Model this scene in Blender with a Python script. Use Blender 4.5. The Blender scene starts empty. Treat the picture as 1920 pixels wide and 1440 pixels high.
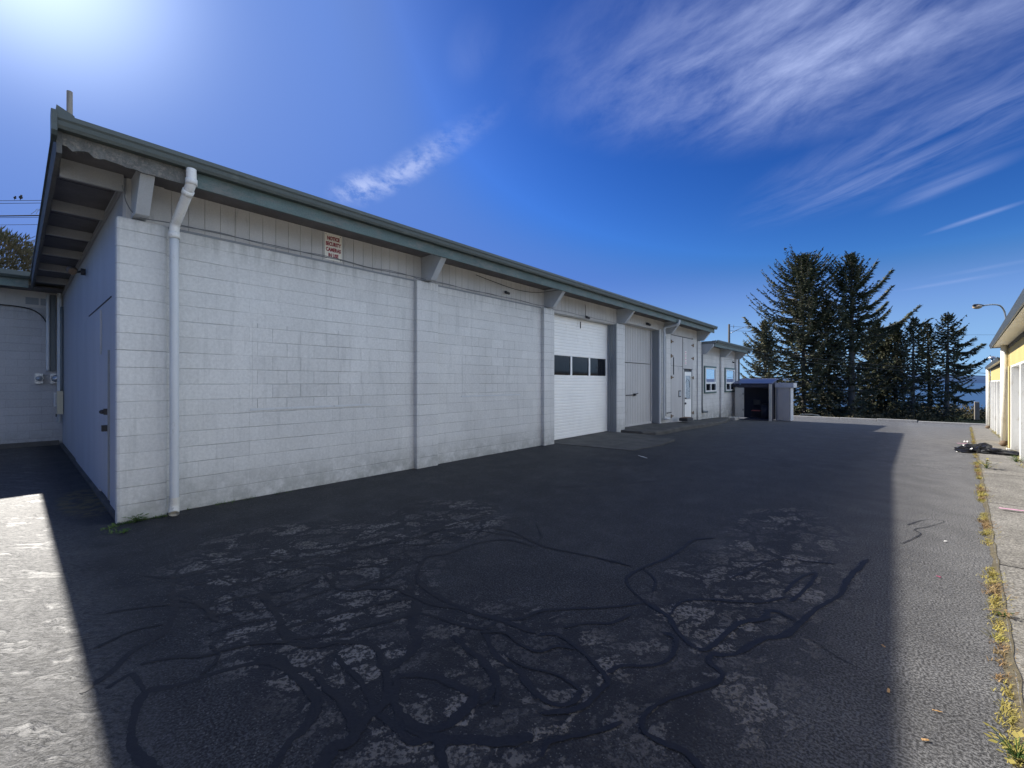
import bpy, bmesh, math, random
from mathutils import Vector, Matrix, noise as mnoise
R = math.radians
random.seed(7)
SC = bpy.context.scene
COL = SC.collection

# ------------------------------------------------------------------ camera
CAMP = Vector((6.78, -0.78, 1.65)); FPX = 813.0; CX, CY = 960.0, 717.0
TH = math.atan(708 / 813.0); SN, CS = math.sin(TH), math.cos(TH)
cam = bpy.data.cameras.new('camera'); co = bpy.data.objects.new('camera', cam); COL.objects.link(co)
co.location = CAMP; co.rotation_euler = (R(90), 0, TH)
cam.lens = 36 * FPX / 1920; cam.sensor_width = 36; cam.shift_y = -3 / 1920
cam.clip_start = 0.05; cam.clip_end = 90000
SC.camera = co
SC.view_settings.view_transform = 'Standard'; SC.view_settings.look = 'None'
SC.view_settings.gamma = 1; SC.view_settings.exposure = 1.0

# ------------------------------------------------------------------ node helper
class NT:
    def __init__(s, tree): s.t = tree; s.t.nodes.clear()
    def n(s, typ, ins=None, **kw):
        nd = s.t.nodes.new(typ)
        for k, v in kw.items(): setattr(nd, k, v)
        for k, v in (ins or {}).items():
            sk = nd.inputs[k]
            if isinstance(v, bpy.types.NodeSocket): s.t.links.new(v, sk)
            elif v is not None: sk.default_value = v
        return nd
    def m(s, op, a, b=0.0, c=None, clamp=False):
        i = {0: a, 1: b}
        if c is not None: i[2] = c
        return s.n('ShaderNodeMath', i, operation=op, use_clamp=clamp).outputs[0]
    def vm(s, op, a, b=(0, 0, 0), out=0, sc=None):
        i = {0: a, 1: b}
        if sc is not None: i[3] = sc
        return s.n('ShaderNodeVectorMath', i, operation=op).outputs[out]
    def noise(s, v, scale, det=2.0, rough=0.5, dist=0.0, out=0):
        return s.n('ShaderNodeTexNoise', {'Vector': v, 'Scale': scale, 'Detail': det, 'Roughness': rough, 'Distortion': dist}).outputs[out]
    def mp(s, v, loc=(0, 0, 0), rot=(0, 0, 0), sc=(1, 1, 1)):
        return s.n('ShaderNodeMapping', {'Vector': v, 'Location': loc, 'Rotation': rot, 'Scale': sc}).outputs[0]
    def rng(s, v, a, b, c=0.0, d=1.0, smooth=False):
        return s.n('ShaderNodeMapRange', {0: v, 1: a, 2: b, 3: c, 4: d}, clamp=True, interpolation_type='SMOOTHSTEP' if smooth else 'LINEAR').outputs[0]
    def mix(s, f, a, b, mode='MIX'):
        nd = s.n('ShaderNodeMix', None, data_type='RGBA', blend_type=mode)
        for k, v in ((0, f), (6, a), (7, b)):
            if isinstance(v, bpy.types.NodeSocket): s.t.links.new(v, nd.inputs[k])
            else: nd.inputs[k].default_value = v if k == 0 else (tuple(v) + (1,))[:4]
        return nd.outputs[2]
    def coord(s): return s.n('ShaderNodeTexCoord').outputs['Object']
    def xyz(s, v):
        o = s.n('ShaderNodeSeparateXYZ', {0: v}).outputs; return o[0], o[1], o[2]
    def comb(s, x, y, z): return s.n('ShaderNodeCombineXYZ', {0: x, 1: y, 2: z}).outputs[0]
    def bump(s, h, strength=0.5, dist=0.01, normal=None):
        i = {'Height': h, 'Strength': strength, 'Distance': dist}
        if normal is not None: i['Normal'] = normal
        return s.n('ShaderNodeBump', i).outputs[0]
    def out(s, col, rough=0.6, normal=None, metal=0.0, spec=0.5, **kw):
        i = {'Base Color': col if isinstance(col, bpy.types.NodeSocket) else (tuple(col) + (1,))[:4], 'Roughness': rough, 'Metallic': metal, 'Specular IOR Level': spec}
        if normal is not None: i['Normal'] = normal
        i.update(kw)
        b = s.n('ShaderNodeBsdfPrincipled', i)
        s.n('ShaderNodeOutputMaterial', {0: b.outputs[0]})
        return b
MATS = {}
def mat(name):
    m = bpy.data.materials.new(name); m.use_nodes = True; MATS[name] = m
    return m, NT(m.node_tree)
def sRGB(r, g, b):
    f = lambda c: (c / 255 / 12.92) if c <= 10 else ((c / 255 + .055) / 1.055) ** 2.4
    return (f(r), f(g), f(b))

# ------------------------------------------------------------------ world sky with cirrus
SUNV = Vector((-1.44, 0.0, 1.0)).normalized()
SUN_EL = math.asin(SUNV.z); SUN_AZ = math.atan2(SUNV.x, SUNV.y)
W = bpy.data.worlds.new('World'); SC.world = W; W.use_nodes = True
w = NT(W.node_tree)
sky = w.n('ShaderNodeTexSky', None, sky_type='NISHITA', sun_disc=False, sun_elevation=SUN_EL, sun_rotation=SUN_AZ,
          altitude=0, air_density=1.0, dust_density=0.6, ozone_density=3.0)
skc = w.n('ShaderNodeHueSaturation', {'Hue': 0.513, 'Saturation': 1.28, 'Value': 0.92, 'Color': sky.outputs[0]}).outputs[0]
skc = w.vm('SCALE', w.n('ShaderNodeGamma', {0: skc, 1: 1.55}).outputs[0], sc=0.27)
skc = w.vm('MULTIPLY', skc, (0.94, 1.07, 0.98))
kk = w.m('MINIMUM', 1.0, w.m('DIVIDE', 0.88, w.m('MAXIMUM', w.xyz(skc)[1], 0.01)))
skc = w.mix(w.rng(kk, 1.0, 0.55, 0, 0.9, True), w.vm('SCALE', skc, sc=kk), (0.44, 0.98, 2.9))
d = w.n('ShaderNodeTexCoord').outputs['Generated']
dx, dy, dz = w.xyz(d)
dzc = w.m('MAXIMUM', dz, 0.03)
skc = w.mix(w.rng(dz, 0.24, 0.0, 0, 0.92, True), skc, (1.35, 2.45, 3.8))
p = w.comb(w.m('DIVIDE', dx, dzc), w.m('DIVIDE', dy, dzc), 0.0)
def blob(cx, cy, rx, ry, rot, soft=0.0):
    v = w.mp(p, loc=(cx, cy, 0), rot=(0, 0, rot), sc=(rx, ry, 1)) if False else p
    q = w.vm('SUBTRACT', p, (cx, cy, 0))
    q = w.n('ShaderNodeVectorRotate', {'Vector': q, 'Angle': -rot}, rotation_type='Z_AXIS').outputs[0]
    q = w.vm('DIVIDE', q, (rx, ry, 1))
    return w.rng(w.vm('LENGTH', q, out=1), 1.0, soft, 0.0, 1.0, True)
SA = R(141)          # direction the streaks run in
warp = w.vm('ADD', p, w.vm('SCALE', w.noise(p, 0.9, 3, 0.5, out=1), sc=0.5))
st = w.n('ShaderNodeVectorRotate', {'Vector': warp, 'Angle': -SA}, rotation_type='Z_AXIS').outputs[0]
fine = w.noise(w.vm('MULTIPLY', st, (1.1, 7.5, 1)), 1.0, 6, 0.62)
mid = w.noise(w.vm('MULTIPLY', st, (0.8, 2.6, 1)), 1.3, 4, 0.55)
puff = w.noise(w.vm('MULTIPLY', st, (2.0, 4.5, 1)), 2.6, 6, 0.62)
cir = w.m('MULTIPLY', w.rng(fine, 0.34, 0.74, 0, 1, True), w.rng(mid, 0.34, 0.66, 0, 1, True))
soft = w.m('ADD', w.m('MULTIPLY', cir, 0.72), w.m('MULTIPLY', w.rng(puff, 0.32, 0.72), 0.34))
big = blob(-0.18, 1.60, 1.05, 0.70, R(35))
big2 = w.m('MULTIPLY', blob(0.05, 2.55, 1.15, 0.55, R(140)), 0.6)
st2 = w.n('ShaderNodeVectorRotate', {'Vector': warp, 'Angle': -R(163)}, rotation_type='Z_AXIS').outputs[0]
f2 = w.noise(w.vm('MULTIPLY', st2, (2.0, 3.6, 1)), 1.4, 10, 0.68); m2 = w.noise(w.vm('MULTIPLY', st2, (1.2, 2.4, 1)), 1.6, 5, 0.55)
soft2 = w.m('ADD', w.m('MULTIPLY', w.rng(f2, 0.26, 0.80, 0, 1), w.rng(m2, 0.30, 0.62, 0.15, 1, True)), w.m('MULTIPLY', w.rng(puff, 0.35, 0.75), 0.30))
lay = w.m('MAXIMUM', w.m('MULTIPLY', w.m('MULTIPLY', soft2, 0.98), big), w.m('MULTIPLY', soft, big2))
streaks = None
def wisp(a, b, wd, k):
    global streaks
    ax, ay = a; bx, by = b
    L = math.hypot(bx - ax, by - ay) / 2
    bb = blob((ax + bx) / 2, (ay + by) / 2, L * 1.05, wd, math.atan2(by - ay, bx - ax))
    t = w.m('MULTIPLY', w.m('MULTIPLY', bb, w.rng(fine, 0.3, 0.62, 0.15, 1)), k)
    streaks = t if streaks is None else w.m('MAXIMUM', streaks, t)
wisp((0.45, 2.35), (-0.6, 3.15), 0.10, 0.55)
wisp((0.50, 2.75), (-0.1, 3.45), 0.16, 0.30)
wisp((0.62, 3.60), (0.15, 4.10), 0.07, 0.42)
wisp((1.0, 5.85), (0.0, 6.40), 0.16, 0.34)
wisp((1.1, 5.3), (0.2, 5.85), 0.14, 0.16)
wisp((-1.11, 1.0), (-0.78, 0.82), 0.10, 0.16)
# the puffy trail above the eave
tb = w.m('MAXIMUM', blob(-1.66, 1.21, 0.78, 0.13, R(175)), blob(-2.05, 1.18, 0.34, 0.17, R(175)))
rip = w.noise(w.vm('MULTIPLY', st, (5.5, 9.0, 1)), 1.5, 6, 0.65)
trail = w.m('MULTIPLY', w.m('MULTIPLY', tb, w.rng(rip, 0.36, 0.62)), w.rng(w.xyz(p)[0], -1.1, -1.95, 0.35, 1.0))
cloud = w.m('MAXIMUM', w.m('MAXIMUM', lay, streaks), trail, clamp=True)
cloud = w.m('MULTIPLY', cloud, w.rng(dz, 0.05, 0.18))
skc = w.mix(w.m('MULTIPLY', cloud, 0.85), skc, (2.1, 2.5, 4.0))
# unseen bright cloud bank, added behind the camera to fill the shaded wall
bk_ = w.m('MULTIPLY', w.rng(w.vm('DOT_PRODUCT', d, (0.95, 0.06, 0.28), out=1), 0.34, 0.64, 0, 1, True), w.rng(w.noise(d, 2.2, 5, 0.6), 0.28, 0.55, 0.35, 1, True))
bk_ = w.m('MULTIPLY', bk_, w.rng(dy, -0.55, 0.05, 0, 1, True))
skc = w.mix(w.m('MULTIPLY', bk_, w.rng(dz, 0.0, 0.08)), skc, (4.7, 5.7, 7.2))
# aureole round the sun
sd = w.vm('DOT_PRODUCT', d, tuple(SUNV), out=1)
au = w.m('ADD', w.m('MULTIPLY', w.m('POWER', w.m('MAXIMUM', sd, 0.0), 110.0), 3.6), w.m('MULTIPLY', w.m('POWER', w.m('MAXIMUM', sd, 0.0), 13.0), 0.48))
skc = w.mix(1.0, skc, w.vm('SCALE', (0.88, 1.0, 1.12), sc=au), 'ADD')
bg = w.n('ShaderNodeBackground', {0: skc, 1: 0.12})
w.n('ShaderNodeOutputWorld', {0: bg.outputs[0]})

sl = bpy.data.lights.new('sun', 'SUN'); sl.energy = 4.0; sl.angle = R(0.53); sl.color = (1.0, 0.95, 0.87)
so = bpy.data.objects.new('sun', sl); COL.objects.link(so)
so.rotation_euler = (-SUNV).to_track_quat('-Z', 'Y').to_euler(); so.location = (-30, 0, 30)

# ------------------------------------------------------------------ ground heights and pixel helpers
GY = [-400, 10, 21, 28, 37.2]; GZ = [0, 0, -0.25, -0.53, -0.92]
def gz(y):
    if y <= GY[0]: return GZ[0]
    for i in range(len(GY) - 1):
        if y <= GY[i + 1]: return GZ[i] + (GZ[i + 1] - GZ[i]) * (y - GY[i]) / (GY[i + 1] - GY[i])
    return GZ[-1]
def ray(px, py):
    b = (px - CX) / FPX
    return Vector((-SN + CS * b, CS + SN * b, (CY - py) / FPX))
def at(px, py, Z): return CAMP + ray(px, py) * Z          # point at depth Z
def gnd(px, py):
    z = 0.0
    for _ in range(12):
        r = ray(px, py); t = (z - CAMP.z) / r.z; q = CAMP + r * t; z = gz(q.y)
    return Vector((q.x, q.y, gz(q.y)))

# ------------------------------------------------------------------ mesh builder
class MB:
    def __init__(s): s.v = []; s.f = []; s.sm = []
    def add(s, vs, fs, smooth=False):
        o = len(s.v); s.v += [tuple(v) for v in vs]; s.f += [tuple(i + o for i in f) for f in fs]; s.sm += [smooth] * len(fs); return s
    def box(s, x0, x1, y0, y1, z0, z1):
        vs = [(x, y, z) for x in (x0, x1) for y in (y0, y1) for z in (z0, z1)]
        return s.add(vs, [(0, 1, 3, 2), (4, 6, 7, 5), (0, 4, 5, 1), (2, 3, 7, 6), (0, 2, 6, 4), (1, 5, 7, 3)])
    def prism(s, pts, a0, a1, axis='y'):
        # pts: polygon in the two other axes
        def mk(p_, a):
            if axis == 'y': return (p_[0], a, p_[1])
            if axis == 'z': return (p_[0], p_[1], a)
            return (a, p_[0], p_[1])
        n = len(pts); vs = [mk(q, a0) for q in pts] + [mk(q, a1) for q in pts]
        fs = [(i, (i + 1) % n, (i + 1) % n + n, i + n) for i in range(n)] + [tuple(range(n - 1, -1, -1)), tuple(range(n, 2 * n))]
        return s.add(vs, fs)
    def tube(s, path, r, seg=10, cap=True, smooth=True):
        path = [Vector(q) for q in path]; n = len(path)
        rs = r if isinstance(r, (list, tuple)) else [r] * n
        o = len(s.v); up = Vector((0, 0, 1)); prev = None; vs = []; fs = []
        for i, q in enumerate(path):
            t = (path[min(i + 1, n - 1)] - path[max(i - 1, 0)])
            if t.length < 1e-9: t = Vector((0, 0, 1))
            t.normalize()
            if prev is None:
                a = t.cross(up) if abs(t.z) < 0.95 else t.cross(Vector((1, 0, 0)))
            else: a = prev - t * prev.dot(t)
            a.normalize(); prev = a; b = t.cross(a)
            for k in range(seg):
                an = 2 * math.pi * k / seg
                vs.append(q + (a * math.cos(an) + b * math.sin(an)) * rs[i])
        for i in range(n - 1):
            for k in range(seg):
                k2 = (k + 1) % seg
                fs.append((i * seg + k, i * seg + k2, (i + 1) * seg + k2, (i + 1) * seg + k))
        s.add(vs, fs, smooth)
        if cap:
            s.f.append(tuple(o + k for k in range(seg - 1, -1, -1))); s.sm.append(False)
            s.f.append(tuple(o + (n - 1) * seg + k for k in range(seg))); s.sm.append(False)
        return s
    def grid(s, fn, nu, nv, smooth=True):
        vs = [fn(i / nu, j / nv) for i in range(nu + 1) for j in range(nv + 1)]
        fs = [(i * (nv + 1) + j, (i + 1) * (nv + 1) + j, (i + 1) * (nv + 1) + j + 1, i * (nv + 1) + j + 1) for i in range(nu) for j in range(nv)]
        return s.add(vs, fs, smooth)
    def ell(s, c, r, seg=12, rings=8):
        def fn(u, v):
            a = u * 2 * math.pi; b = v * math.pi
            return (c[0] + r[0] * math.cos(a) * math.sin(b), c[1] + r[1] * math.sin(a) * math.sin(b), c[2] + r[2] * math.cos(b))
        return s.grid(fn, seg, rings)
    def build(s, name, material, parent=None, bevel=0.0):
        me = bpy.data.meshes.new(name); me.from_pydata(s.v, [], s.f); me.validate(); me.update()
        for i, pz in enumerate(me.polygons):
            if i < len(s.sm): pz.use_smooth = s.sm[i]
        bm = bmesh.new(); bm.from_mesh(me); bmesh.ops.recalc_face_normals(bm, faces=bm.faces) if len(bm.faces) < 20000 else None
        bm.to_mesh(me); bm.free()
        ms = material if isinstance(material, (list, tuple)) else [material]
        for mm in ms: me.materials.append(MATS[mm] if isinstance(mm, str) else mm)
        o = bpy.data.objects.new(name, me); COL.objects.link(o)
        if parent is not None: o.parent = parent
        if bevel:
            b = o.modifiers.new('bevel', 'BEVEL'); b.width = bevel; b.segments = 2; b.limit_method = 'ANGLE'
        return o
def tag(o, label=None, cat=None, group=None, kind=None):
    if label: o['label'] = label
    if cat: o['category'] = cat
    if group: o['group'] = group
    if kind: o['kind'] = kind
    return o
def thing(name, loc, label, cat, group=None, rz=0.0):
    o = bpy.data.objects.new(name, None); COL.objects.link(o); o.empty_display_size = .2
    o.location = loc; o.rotation_euler = (0, 0, rz)
    return tag(o, label, cat, group)
def copy_tree(o, parent=None):
    c = o.copy(); COL.objects.link(c); c.parent = parent
    for ch in list(o.children): copy_tree(ch, c)
    return c
def smooth_path(pts, n=6):
    out = []; P = [Vector(q) for q in pts]
    for i in range(len(P) - 1):
        p0 = P[max(i - 1, 0)]; p1 = P[i]; p2 = P[i + 1]; p3 = P[min(i + 2, len(P) - 1)]
        for k in range(n):
            t = k / n
            out.append(0.5 * ((2 * p1) + (p2 - p0) * t + (2 * p0 - 5 * p1 + 4 * p2 - p3) * t * t + (3 * p1 - p0 - 3 * p2 + p3) * t ** 3))
    out.append(P[-1]); return out

# ------------------------------------------------------------------ materials
def block_mat(name, horiz, col, vstr=0.35, hstr=1.0, off=0.0, courses=0.203, length=0.406):
    m, t = mat(name); c = t.coord(); x, y, z = t.xyz(c)
    h = y if horiz == 'y' else x
    wob = t.m('MULTIPLY', t.m('SUBTRACT', t.noise(c, 6, 3), 0.5), 0.012)
    zz = t.m('DIVIDE', t.m('ADD', z, wob), courses)
    row = t.m('FLOOR', zz); fz = t.m('SUBTRACT', zz, row)
    dh = t.m('MULTIPLY', t.m('MINIMUM', fz, t.m('SUBTRACT', 1.0, fz)), courses)
    hh = t.m('DIVIDE', t.m('ADD', t.m('ADD', h, wob), off), length)
    hh = t.m('ADD', hh, t.m('MULTIPLY', t.m('MODULO', t.m('ADD', row, 40.0), 2.0), 0.5))
    fh = t.m('FRACT', hh); dv = t.m('MULTIPLY', t.m('MINIMUM', fh, t.m('SUBTRACT', 1.0, fh)), length)
    var = t.rng(t.noise(c, 1.7, 3, 0.6), 0.32, 0.62, 0.25, 1.0)
    jh = t.m('MULTIPLY', t.rng(dh, 0.0015, 0.0075, 1, 0, True), t.m('MULTIPLY', var, hstr))
    jv = t.m('MULTIPLY', t.rng(dv, 0.0015, 0.006, 1, 0, True), t.m('MULTIPLY', t.rng(t.noise(c, 1.1, 2), 0.35, 0.65, 0.2, 1.0), vstr))
    j = t.m('MAXIMUM', jh, jv, clamp=True)
    grit = t.noise(c, 120, 3, 0.7); med = t.noise(c, 28, 4, 0.7)
    big_ = t.noise(t.vm('MULTIPLY', c, (1, 1, 0.4)), 1.2, 5, 0.65)
    tone = t.m('MULTIPLY', t.rng(big_, 0.25, 0.75, 0.90, 1.06), t.rng(med, 0.35, 0.65, 0.91, 1.05))
    # per block tone
    wn = t.n('ShaderNodeTexWhiteNoise', {0: t.comb(row, t.m('FLOOR', hh), 0.0)}, noise_dimensions='3D').outputs[0]
    tone = t.m('MULTIPLY', tone, t.rng(wn, 0, 1, 0.95, 1.03))
    colr = t.vm('SCALE', col, sc=tone)
    # grime near the ground and little chips
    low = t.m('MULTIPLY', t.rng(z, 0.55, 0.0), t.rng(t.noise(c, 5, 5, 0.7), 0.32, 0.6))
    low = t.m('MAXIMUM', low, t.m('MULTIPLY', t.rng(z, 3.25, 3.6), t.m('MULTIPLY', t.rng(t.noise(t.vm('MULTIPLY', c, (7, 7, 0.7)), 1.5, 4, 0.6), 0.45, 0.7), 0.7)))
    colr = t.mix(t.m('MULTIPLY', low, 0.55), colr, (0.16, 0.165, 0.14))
    runs = t.m('MULTIPLY', t.rng(t.noise(t.vm('MULTIPLY', c, (6, 6, 0.5)), 1.6, 5, 0.65), 0.54, 0.74), 0.32)
    colr = t.mix(runs, colr, (0.30, 0.31, 0.30))
    chips = t.rng(t.noise(c, 9, 6, 0.75), 0.73, 0.76)
    colr = t.mix(t.m('MULTIPLY', chips, 0.5), colr, (0.22, 0.22, 0.21))
    colr = t.mix(t.m('MULTIPLY', j, 0.52), colr, (0.16, 0.16, 0.16))
    hgt = t.m('ADD', t.m('MULTIPLY', j, -1.0), t.m('ADD', t.m('MULTIPLY', grit, 0.28), t.m('MULTIPLY', med, 0.35)))
    t.out(colr, 0.72, t.bump(hgt, 0.9, 0.006), spec=0.3)
WHT = (0.64, 0.635, 0.61)
block_mat('block_paint', 'y', WHT, 0.22, 0.8)
block_mat('block_infill', 'y', WHT, 0.95, 1.0, 0.1)
block_mat('block_pilaster', 'y', (0.66, 0.655, 0.63), 0.0, 0.95, 0.1, length=4.0)
block_mat('block_end', 'x', WHT, 0.4, 0.8)
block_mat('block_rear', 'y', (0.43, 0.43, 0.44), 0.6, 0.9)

def paint(name, col, rough=0.55, grit=0.3, wear=0.0, wearcol=(0.25, 0.24, 0.22), scale=3.0, streak=(1, 1, 0.3), bumpd=0.003, metal=0.0, var=0.10, spec=0.4):
    m, t = mat(name); c = t.coord()
    b = t.noise(t.vm('MULTIPLY', c, streak), scale, 5, 0.65)
    f = t.noise(c, 60, 3, 0.7)
    colr = t.vm('SCALE', col, sc=t.m('MULTIPLY', t.rng(b, 0.25, 0.75, 1 - var, 1 + var), t.rng(f, 0.3, 0.7, 1 - grit * 0.12, 1 + grit * 0.10)))
    if wear:
        k = t.rng(t.noise(t.vm('MULTIPLY', c, streak), scale * 2.3, 6, 0.75), 0.66 - wear * 0.2, 0.74 - wear * 0.1)
        colr = t.mix(t.m('MULTIPLY', k, 0.8), colr, wearcol)
    t.out(colr, rough, t.bump(t.m('ADD', f, t.m('MULTIPLY', b, 0.6)), 0.5, bumpd), metal=metal, spec=spec)
paint('siding_paint', (0.50, 0.49, 0.475), 0.6, 0.6, 0.25, (0.32, 0.32, 0.31), 2.0)
paint('beam_paint', (0.46, 0.48, 0.50), 0.6, 0.5, 0.3, (0.30, 0.30, 0.29), 3.0)
paint('grey_paint', (0.25, 0.27, 0.29), 0.6, 0.5, 0.2)
paint('plywood_paint', (0.43, 0.44, 0.47), 0.55, 0.3, 0.3, (0.34, 0.36, 0.38), 1.2)
paint('fascia_paint', (0.095, 0.138, 0.132), 0.6, 1.8, 0.9, (0.17, 0.17, 0.155), 4.5, (1, 0.35, 1), var=0.3)
paint('rotten_wood', (0.13, 0.13, 0.12), 0.8, 1.5, 0.8, (0.28, 0.24, 0.20), 9, (1, 1, 1), 0.01, var=0.4)
paint('dark_timber', (0.10, 0.10, 0.095), 0.8, 1.0, 0.5, (0.18, 0.16, 0.14), 6, (1, 1, 1), 0.006, var=0.3)
paint('gutter_paint', (0.060, 0.076, 0.072), 0.4, 0.5, 0.35, (0.14, 0.16, 0.14), 3, (1, 0.3, 1), spec=0.5)
paint('soffit_wood', (0.15, 0.14, 0.14), 0.75, 0.8, 0.6, (0.13, 0.12, 0.11), 2.5, (1, 1, 1), var=0.25)
paint('lookout_paint', (0.29, 0.29, 0.29), 0.65, 0.6, 0.4, (0.24, 0.23, 0.22), 3)
paint('roof_metal', (0.22, 0.24, 0.24), 0.45, 0.4, 0.3, (0.16, 0.12, 0.09), 1.5, (1, 1, 1))
paint('shutter_white', (0.90, 0.89, 0.85), 0.42, 0.2, 0.2, (0.62, 0.60, 0.53), 1.6, (1, 1, 0.6), var=0.05)
paint('pvc_white', (0.78, 0.77, 0.73), 0.4, 0.4, 0.6, (0.36, 0.34, 0.29), 6, (1, 1, 1))
paint('pipe_paint', (0.56, 0.58, 0.59), 0.45, 0.3, 0.3, (0.36, 0.36, 0.34), 4)
paint('pipe_dark', (0.12, 0.14, 0.15), 0.45, 0.3)
paint('trim_green', (0.075, 0.135, 0.125), 0.5, 0.4)
paint('vinyl_white', (0.80, 0.80, 0.78), 0.35, 0.1)
paint('rust', (0.17, 0.12, 0.08), 0.85, 1.2, 0.4, (0.40, 0.28, 0.13), 20, (1, 1, 1))
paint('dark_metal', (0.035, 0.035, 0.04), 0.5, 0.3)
paint('galvanised', (0.42, 0.44, 0.46), 0.35, 0.3, metal=0.6)
paint('beige_box', (0.55, 0.50, 0.36), 0.5, 0.3)
paint('tarp_blue', (0.11, 0.125, 0.22), 0.4, 0.4, 0.2, (0.2, 0.2, 0.3), 2, (1, 1, 1))
paint('shed_cream', (0.62, 0.60, 0.54), 0.6, 0.4, 0.3)
paint('shed_dark', (0.05, 0.052, 0.075), 0.7, 0.4)
paint('shed_white', (0.55, 0.57, 0.60), 0.6, 0.4, 0.3)
paint('yellow_paint', (0.66, 0.52, 0.22), 0.6, 0.5, 0.35, (0.62, 0.52, 0.30), 2.2, var=0.12)
paint('cream_paint', (0.84, 0.82, 0.75), 0.5, 0.4, 0.5, (0.52, 0.47, 0.36), 3)
paint('roller_white', (0.62, 0.64, 0.66), 0.5, 0.5, 0.5, (0.40, 0.40, 0.38), 3, (1, 1, 0.2))
paint('flashing_grey', (0.10, 0.12, 0.145), 0.4, 0.4, 0.3, (0.3, 0.31, 0.32), 2, metal=0.2)
paint('kerb_concrete', (0.42, 0.41, 0.38), 0.8, 1.2, 0.6, (0.25, 0.24, 0.21), 5, (1, 1, 1), 0.006, var=0.2)
paint('old_timber', (0.26, 0.23, 0.19), 0.85, 0.9, 0.5, (0.14, 0.12, 0.10), 4, (3, 3, 0.4), var=0.3)
paint('plastic_bag', (0.012, 0.012, 0.014), 0.28, 0.2, spec=0.6)
paint('paper_white', (0.75, 0.74, 0.72), 0.7, 0.4)
paint('paper_pink', (0.62, 0.33, 0.45), 0.6, 0.4)
paint('leaf_tan', (0.50, 0.30, 0.13), 0.7, 0.6)
paint('magenta_plastic', (0.45, 0.07, 0.16), 0.5, 0.3)
paint('red_paint', (0.32, 0.045, 0.05), 0.5, 0.2)
paint('wire_black', (0.012, 0.012, 0.014), 0.6, 0.1)
paint('wire_grey', (0.16, 0.165, 0.17), 0.6, 0.3)
paint('car_paint', (0.42, 0.45, 0.48), 0.25, 0.1, metal=0.5)
paint('rubber', (0.02, 0.02, 0.02), 0.8, 0.2)
paint('sign_white', (0.80, 0.77, 0.68), 0.5, 0.3, 0.2, (0.6, 0.55, 0.45), 10, (1, 1, 1))
paint('sign_red', (0.28, 0.018, 0.035), 0.5, 0.2)
paint('red_cushion', (0.35, 0.10, 0.10), 0.7, 0.2)

m, t = mat('dark_glass'); t.out((0.012, 0.014, 0.018), 0.06, t.bump(t.noise(t.coord(), 3.0, 2), 0.04, 0.01), spec=0.22)
m, t = mat('window_glass'); t.out((0.75, 0.8, 0.85), 0.02, t.bump(t.noise(t.coord(), 1.6, 2), 0.05, 0.01), metal=0.85, spec=1.0)
m, t = mat('frosted_glass'); t.out(t.mix(t.rng(t.noise(t.coord(), 14, 3), .35, .65), (0.55, 0.60, 0.62), (0.30, 0.34, 0.36)), 0.25, spec=0.8)
m, t = mat('car_glass'); t.out((0.02, 0.025, 0.03), 0.05, spec=0.8)
m, t = mat('lamp_lens'); t.out((0.55, 0.42, 0.28), 0.3, spec=0.6)

# asphalt ---------------------------------------------------------
ZN = [(4.0, .75, 2.0, .75, 0.0), (5.0, 1.1, .9, .7, 0.2), (2.6, 1.1, 1.3, 1.0, 0.5), (2.7, 2.6, .8, .9, 0.5), (5.9, 2.5, .6, 1.5, 0.1), (6.0, 4.4, .6, 1.6, 0.1)]
m, t = mat('asphalt'); c = t.coord(); ax, ay, az = t.xyz(c)
def ell_mask(cx, cy, rx, ry, rot):
    q = t.vm('SUBTRACT', c, (cx, cy, 0)); q = t.vm('MULTIPLY', q, (1, 1, 0))
    q = t.n('ShaderNodeVectorRotate', {'Vector': q, 'Angle': -rot}, rotation_type='Z_AXIS').outputs[0]
    return t.rng(t.vm('LENGTH', t.vm('DIVIDE', q, (rx, ry, 1)), out=1), 1.15, 0.75, 0, 1, True)
zone = None
for e in ZONES if 'ZONES' in globals() else ZN:
    k = ell_mask(*e); zone = k if zone is None else t.m('MAXIMUM', zone, k)
w1 = t.noise(c, 1.3, 3, 0.55, out=1); w2 = t.noise(c, 6, 2, 0.5, out=1)
cw = t.vm('ADD', t.vm('ADD', c, t.vm('SCALE', t.vm('SUBTRACT', w1, (.5, .5, .5)), sc=0.30)), t.vm('SCALE', t.vm('SUBTRACT', w2, (.5, .5, .5)), sc=0.10))
zone = t.m('MULTIPLY', zone, t.rng(t.noise(c, 0.8, 3), 0.28, 0.40, 0.4, 1, True))
crk = t.noise(t.vm('MULTIPLY', cw, (2.6, 2.0, 0)), 1.6, 4, 0.6)
def contour(sc_, seed, wd_):
    n_ = t.noise(t.vm('ADD', t.vm('MULTIPLY', cw, (1.0, 0.8, 0)), (seed, 0, 0)), sc_, 1.5, 0.5)
    k1 = t.rng(t.m('ABSOLUTE', t.m('SUBTRACT', n_, 0.47)), wd_, wd_ * 1.35, 1, 0); k2 = t.rng(t.m('ABSOLUTE', t.m('SUBTRACT', n_, 0.60)), wd_, wd_ * 1.35, 1, 0)
    return t.m('MAXIMUM', k1, k2)
rib2 = t.m('MAXIMUM', t.m('MAXIMUM', contour(2.3, 0.0, 0.024), contour(1.5, 7.3, 0.018)), contour(3.6, 3.1, 0.026))
cw2 = t.vm('ADD', t.vm('ADD', c, t.vm('SCALE', t.vm('SUBTRACT', t.noise(c, 2.2, 3, 0.55, out=1), (.5, .5, .5)), sc=0.55)), t.vm('SCALE', t.vm('SUBTRACT', t.noise(c, 11, 4, 0.65, out=1), (.5, .5, .5)), sc=0.16))
vq = t.vm('MULTIPLY', t.n('ShaderNodeVectorRotate', {'Vector': cw2, 'Angle': R(22)}, rotation_type='Z_AXIS').outputs[0], (6.2, 2.9, 0))
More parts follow.
